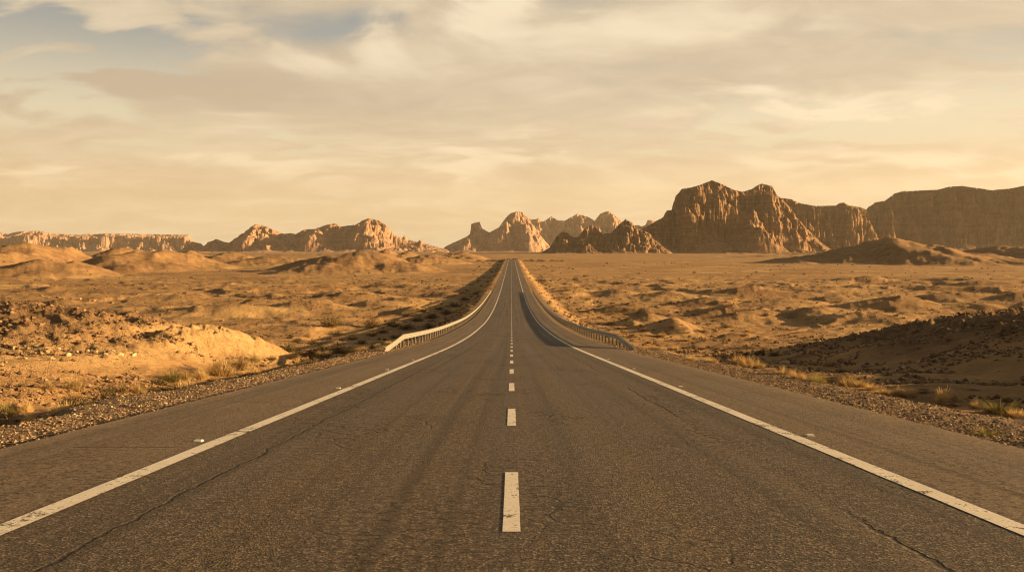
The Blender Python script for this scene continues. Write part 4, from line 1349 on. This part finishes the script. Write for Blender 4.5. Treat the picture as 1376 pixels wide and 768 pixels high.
# ---- what nobody could count: gravel, rubble, low scrub
def lumps(name, X, Y, R, mat, label, squash=0.7, seed=1, sink=0.1, kind="gravel"):
    r = np.random.RandomState(seed)
    n_ = len(X)
    base = np.array([[1, 0, 0], [-1, 0, 0], [0, 1, 0], [0, -1, 0], [0, 0, 1], [0, 0, -0.7],
                     [.72, .72, .1], [-.72, .72, .1], [.72, -.72, .1], [-.72, -.72, .1]], float)
    tri = np.array([[4, 0, 6], [4, 6, 2], [4, 2, 7], [4, 7, 1], [4, 1, 9], [4, 9, 3], [4, 3, 8], [4, 8, 0],
                    [5, 6, 0], [5, 2, 6], [5, 7, 2], [5, 1, 7], [5, 9, 1], [5, 3, 9], [5, 8, 3], [5, 0, 8]])
    P = base[None] * (0.7 + 0.6 * r.rand(n_, len(base), 1)) + 0.12 * r.randn(n_, len(base), 3)
    a = r.rand(n_) * 6.28
    c, s_ = np.cos(a)[:, None], np.sin(a)[:, None]
    el_ = (0.7 + 0.5 * r.rand(n_))[:, None]
    px = (P[..., 0] * c - P[..., 1] * s_ * el_) * R[:, None]
    py = (P[..., 0] * s_ + P[..., 1] * c * el_) * R[:, None]
    pz = P[..., 2] * R[:, None] * squash
    Zg = ground(X, Y)
    V = np.stack([px + X[:, None], py + Y[:, None], pz + (Zg + R * squash * (0.5 - sink))[:, None]], -1)
    me = mesh_np(name, V.reshape(-1, 3), (tri[None] + (np.arange(n_) * len(base))[:, None, None]).reshape(-1, 3), False)
    at = me.attributes.new("tone", "FLOAT", "POINT")
    at.data.foreach_set("value", np.repeat(r.rand(n_), len(base)).astype(np.float32))
    o = link(name, me, mat)
    tag(o, label, kind, kind="stuff")
    return o


def tone_material(name, stops):
    m, n = new_mat(name)
    at = n.n("ShaderNodeAttribute", attribute_name="tone")
    co = n.n("ShaderNodeTexCoord").outputs["Object"]
    col = n.ramp(at.outputs["Fac"], stops)
    col = n.mix(n.m("MULTIPLY", n.step(n.noise(co, 9.0, 5.0, 0.7), 0.45, 0.7), 0.4), col, (0.18, 0.12, 0.075))
    n.principled(col, 0.95, None, 0.06)
    return m


GR = tone_material("gravel_stone", [(0.0, (0.09, 0.06, 0.04)), (0.3, (0.19, 0.125, 0.075)), (0.65, (0.29, 0.195, 0.115)), (0.92, (0.38, 0.27, 0.165)), (1.0, (0.60, 0.47, 0.32))])
n_ = 95000
yy = 6 + 54 * rs.rand(n_) ** 1.6
sg = np.where(rs.rand(n_) < 0.5, -1.0, 1.0)
xx = sg * (6.0 + np.abs(rs.randn(n_)) * 1.35)
lumps("gravel", xx, yy, (0.0045 + 0.020 * rs.rand(n_) ** 5.5) * (1 + yy / 50), GR, "loose brown gravel strewn along both verges of the road", 0.7, 5)
RB = tone_material("rubble_stone", [(0.0, (0.10, 0.065, 0.04)), (0.45, (0.20, 0.125, 0.07)), (0.85, (0.28, 0.175, 0.095)), (1.0, (0.40, 0.27, 0.15))])
n1_ = 22000
ylh = rs.uniform(14, 66, n1_)
xlh = -(rs.uniform(0.15, 0.64, n1_) * ylh + rs.uniform(0, 3, n1_))
ok = (xlh < -10) & ~(((xlh + 15.5) / 2.6) ** 2 + ((ylh - 46) / 7.0) ** 2 < 1) & (fbm(xlh / 4, ylh / 5, 3, 201) > -0.08)
n2_ = 34000
yrh = rs.uniform(14, 85, n2_)
xrh = rs.uniform(0.15, 0.68, n2_) * yrh + rs.uniform(0, 3, n2_)
ok2 = (xrh > 11.5) & (fbm(xrh / 4, yrh / 5, 3, 207) > -0.05)
n3_ = 16000
yp_ = np.exp(rs.uniform(math.log(75), math.log(420), n3_))
xp_ = (rs.rand(n3_) * 1.36 - 0.68) * yp_
ok3 = (np.abs(xp_) > 9) & (fbm(xp_ / 30, yp_ / 22, 3, 211) > 0.02)
Xr = np.concatenate([xlh[ok], xrh[ok2], xp_[ok3]])
Yr = np.concatenate([ylh[ok], yrh[ok2], yp_[ok3]])
Rr = (0.015 + 0.11 * rs.rand(len(Xr)) ** 4.5) * (0.7 + Yr / 110)
lumps("rubble", Xr, Yr, Rr, RB, "small broken stones strewn over the slopes and the plain", 0.75, 9, kind="rubble")
SCB = tone_material("low_scrub", [(0.0, (0.07, 0.05, 0.025)), (0.6, (0.12, 0.085, 0.045)), (1.0, (0.24, 0.165, 0.08))])


def scrub_field():
    r = np.random.RandomState(77)
    n_ = 12000
    y = np.exp(r.uniform(math.log(70), math.log(950), n_))
    x = (r.rand(n_) * 1.4 - 0.7) * y
    # denser near the road, on the washes and along the embankment
    den = 0.14 + 0.5 * ((x > 8) & (x < 45) & (y < 260)) + 0.75 * sstep(fbm(x / 60, y / 22, 4, 223), 0.05, 0.3) + 0.9 * np.exp(-((np.abs(x) - 9) / (6 + y * 0.02)) ** 2) * np.where(x < 0, 1, 0.6)
    keep = (np.abs(x) > 8.3) & (r.rand(n_) < den) & ~((y > 420) & (r.rand(n_) < 0.55))
    x, y = x[keep], y[keep]
    n_ = len(x)
    R = (0.14 + 0.42 * r.rand(n_) ** 2.4) * (0.75 + y / 420)
    k_ = 26
    u = r.randn(n_, k_, 3)
    u[..., 2] = np.abs(u[..., 2])
    u /= np.linalg.norm(u, axis=2)[..., None]
    c = u * (0.35 + 0.6 * r.rand(n_, k_, 1)) * R[:, None, None]
    c[..., 2] *= 0.75
    c += np.stack([x, y, ground(x, y)], -1)[:, None, :]
    d1 = r.randn(n_, k_, 3)
    d1 /= np.linalg.norm(d1, axis=2)[..., None]
    d2 = np.cross(d1, r.randn(n_, k_, 3))
    d2 /= np.linalg.norm(d2, axis=2)[..., None] + 1e-6
    sz = R[:, None, None] * 0.30
    V = np.stack([c - d1 * sz, c + d2 * sz * 0.5, c + d1 * sz, c - d2 * sz * 0.5], 2).reshape(-1, 3)
    me = mesh_np("scrub", V, np.arange(len(V)).reshape(-1, 4), False)
    at = me.attributes.new("tone", "FLOAT", "POINT")
    at.data.foreach_set("value", np.repeat(r.rand(n_), k_ * 4).astype(np.float32))
    o = link("scrub", me, SCB)
    tag(o, "tiny dark scrub dotted over the plain and the embankments", "scrub", kind="stuff")


scrub_field()

# ------------------------------------------------------------------ labels that single each small thing out
from collections import defaultdict
_by = defaultdict(list)
for rec in RECORDS:
    _by[(rec[0], rec[1])].append(rec)
for (look, where), recs in _by.items():
    recs.sort(key=lambda q: q[2])
    for i, (lk, wh, px, o, cat, group) in enumerate(recs):
        if len(recs) == 1:
            lab = f"{look} {where}"
        elif i == len(recs) - 1:
            lab = f"{look} {where}, rightmost such"
        elif i == 0:
            lab = f"{look} {where}, leftmost such"
        elif i < 12:
            lab = f"{look} {where}, {ORD[i]} from left"
        else:
            j = len(recs) - 1 - i
            lab = f"{look} {where}, {ORD[j]} from right" if j < 20 else f"{look} {where}"
        tag(o, lab, cat, group)


# ------------------------------------------------------------------ haze: one closed box of thin dusty air
def haze():
    x0, x1, y0, y1, z0, z1 = -9400, 9400, -9400, 9700, -24, 760
    V = np.array([[x, y, z] for x in (x0, x1) for y in (y0, y1) for z in (z0, z1)])
    Fq = np.array([[0, 1, 3, 2], [4, 6, 7, 5], [0, 4, 5, 1], [2, 3, 7, 6], [0, 2, 6, 4], [1, 5, 7, 3]])
    m, n = new_mat("haze")
    v = n.n("ShaderNodeVolumePrincipled")
    v.inputs["Color"].default_value = (0.92, 0.82, 0.66, 1)
    v.inputs["Density"].default_value = HAZE_DENSITY
    v.inputs["Anisotropy"].default_value = 0.2
    o = n.n("ShaderNodeOutputMaterial")
    n.t.links.new(v.outputs[0], o.inputs["Volume"])
    ob = link("haze", mesh_np("haze", V, Fq, False), m)
    tag(ob, "thin dusty haze over the desert", "haze", kind="stuff")


haze()
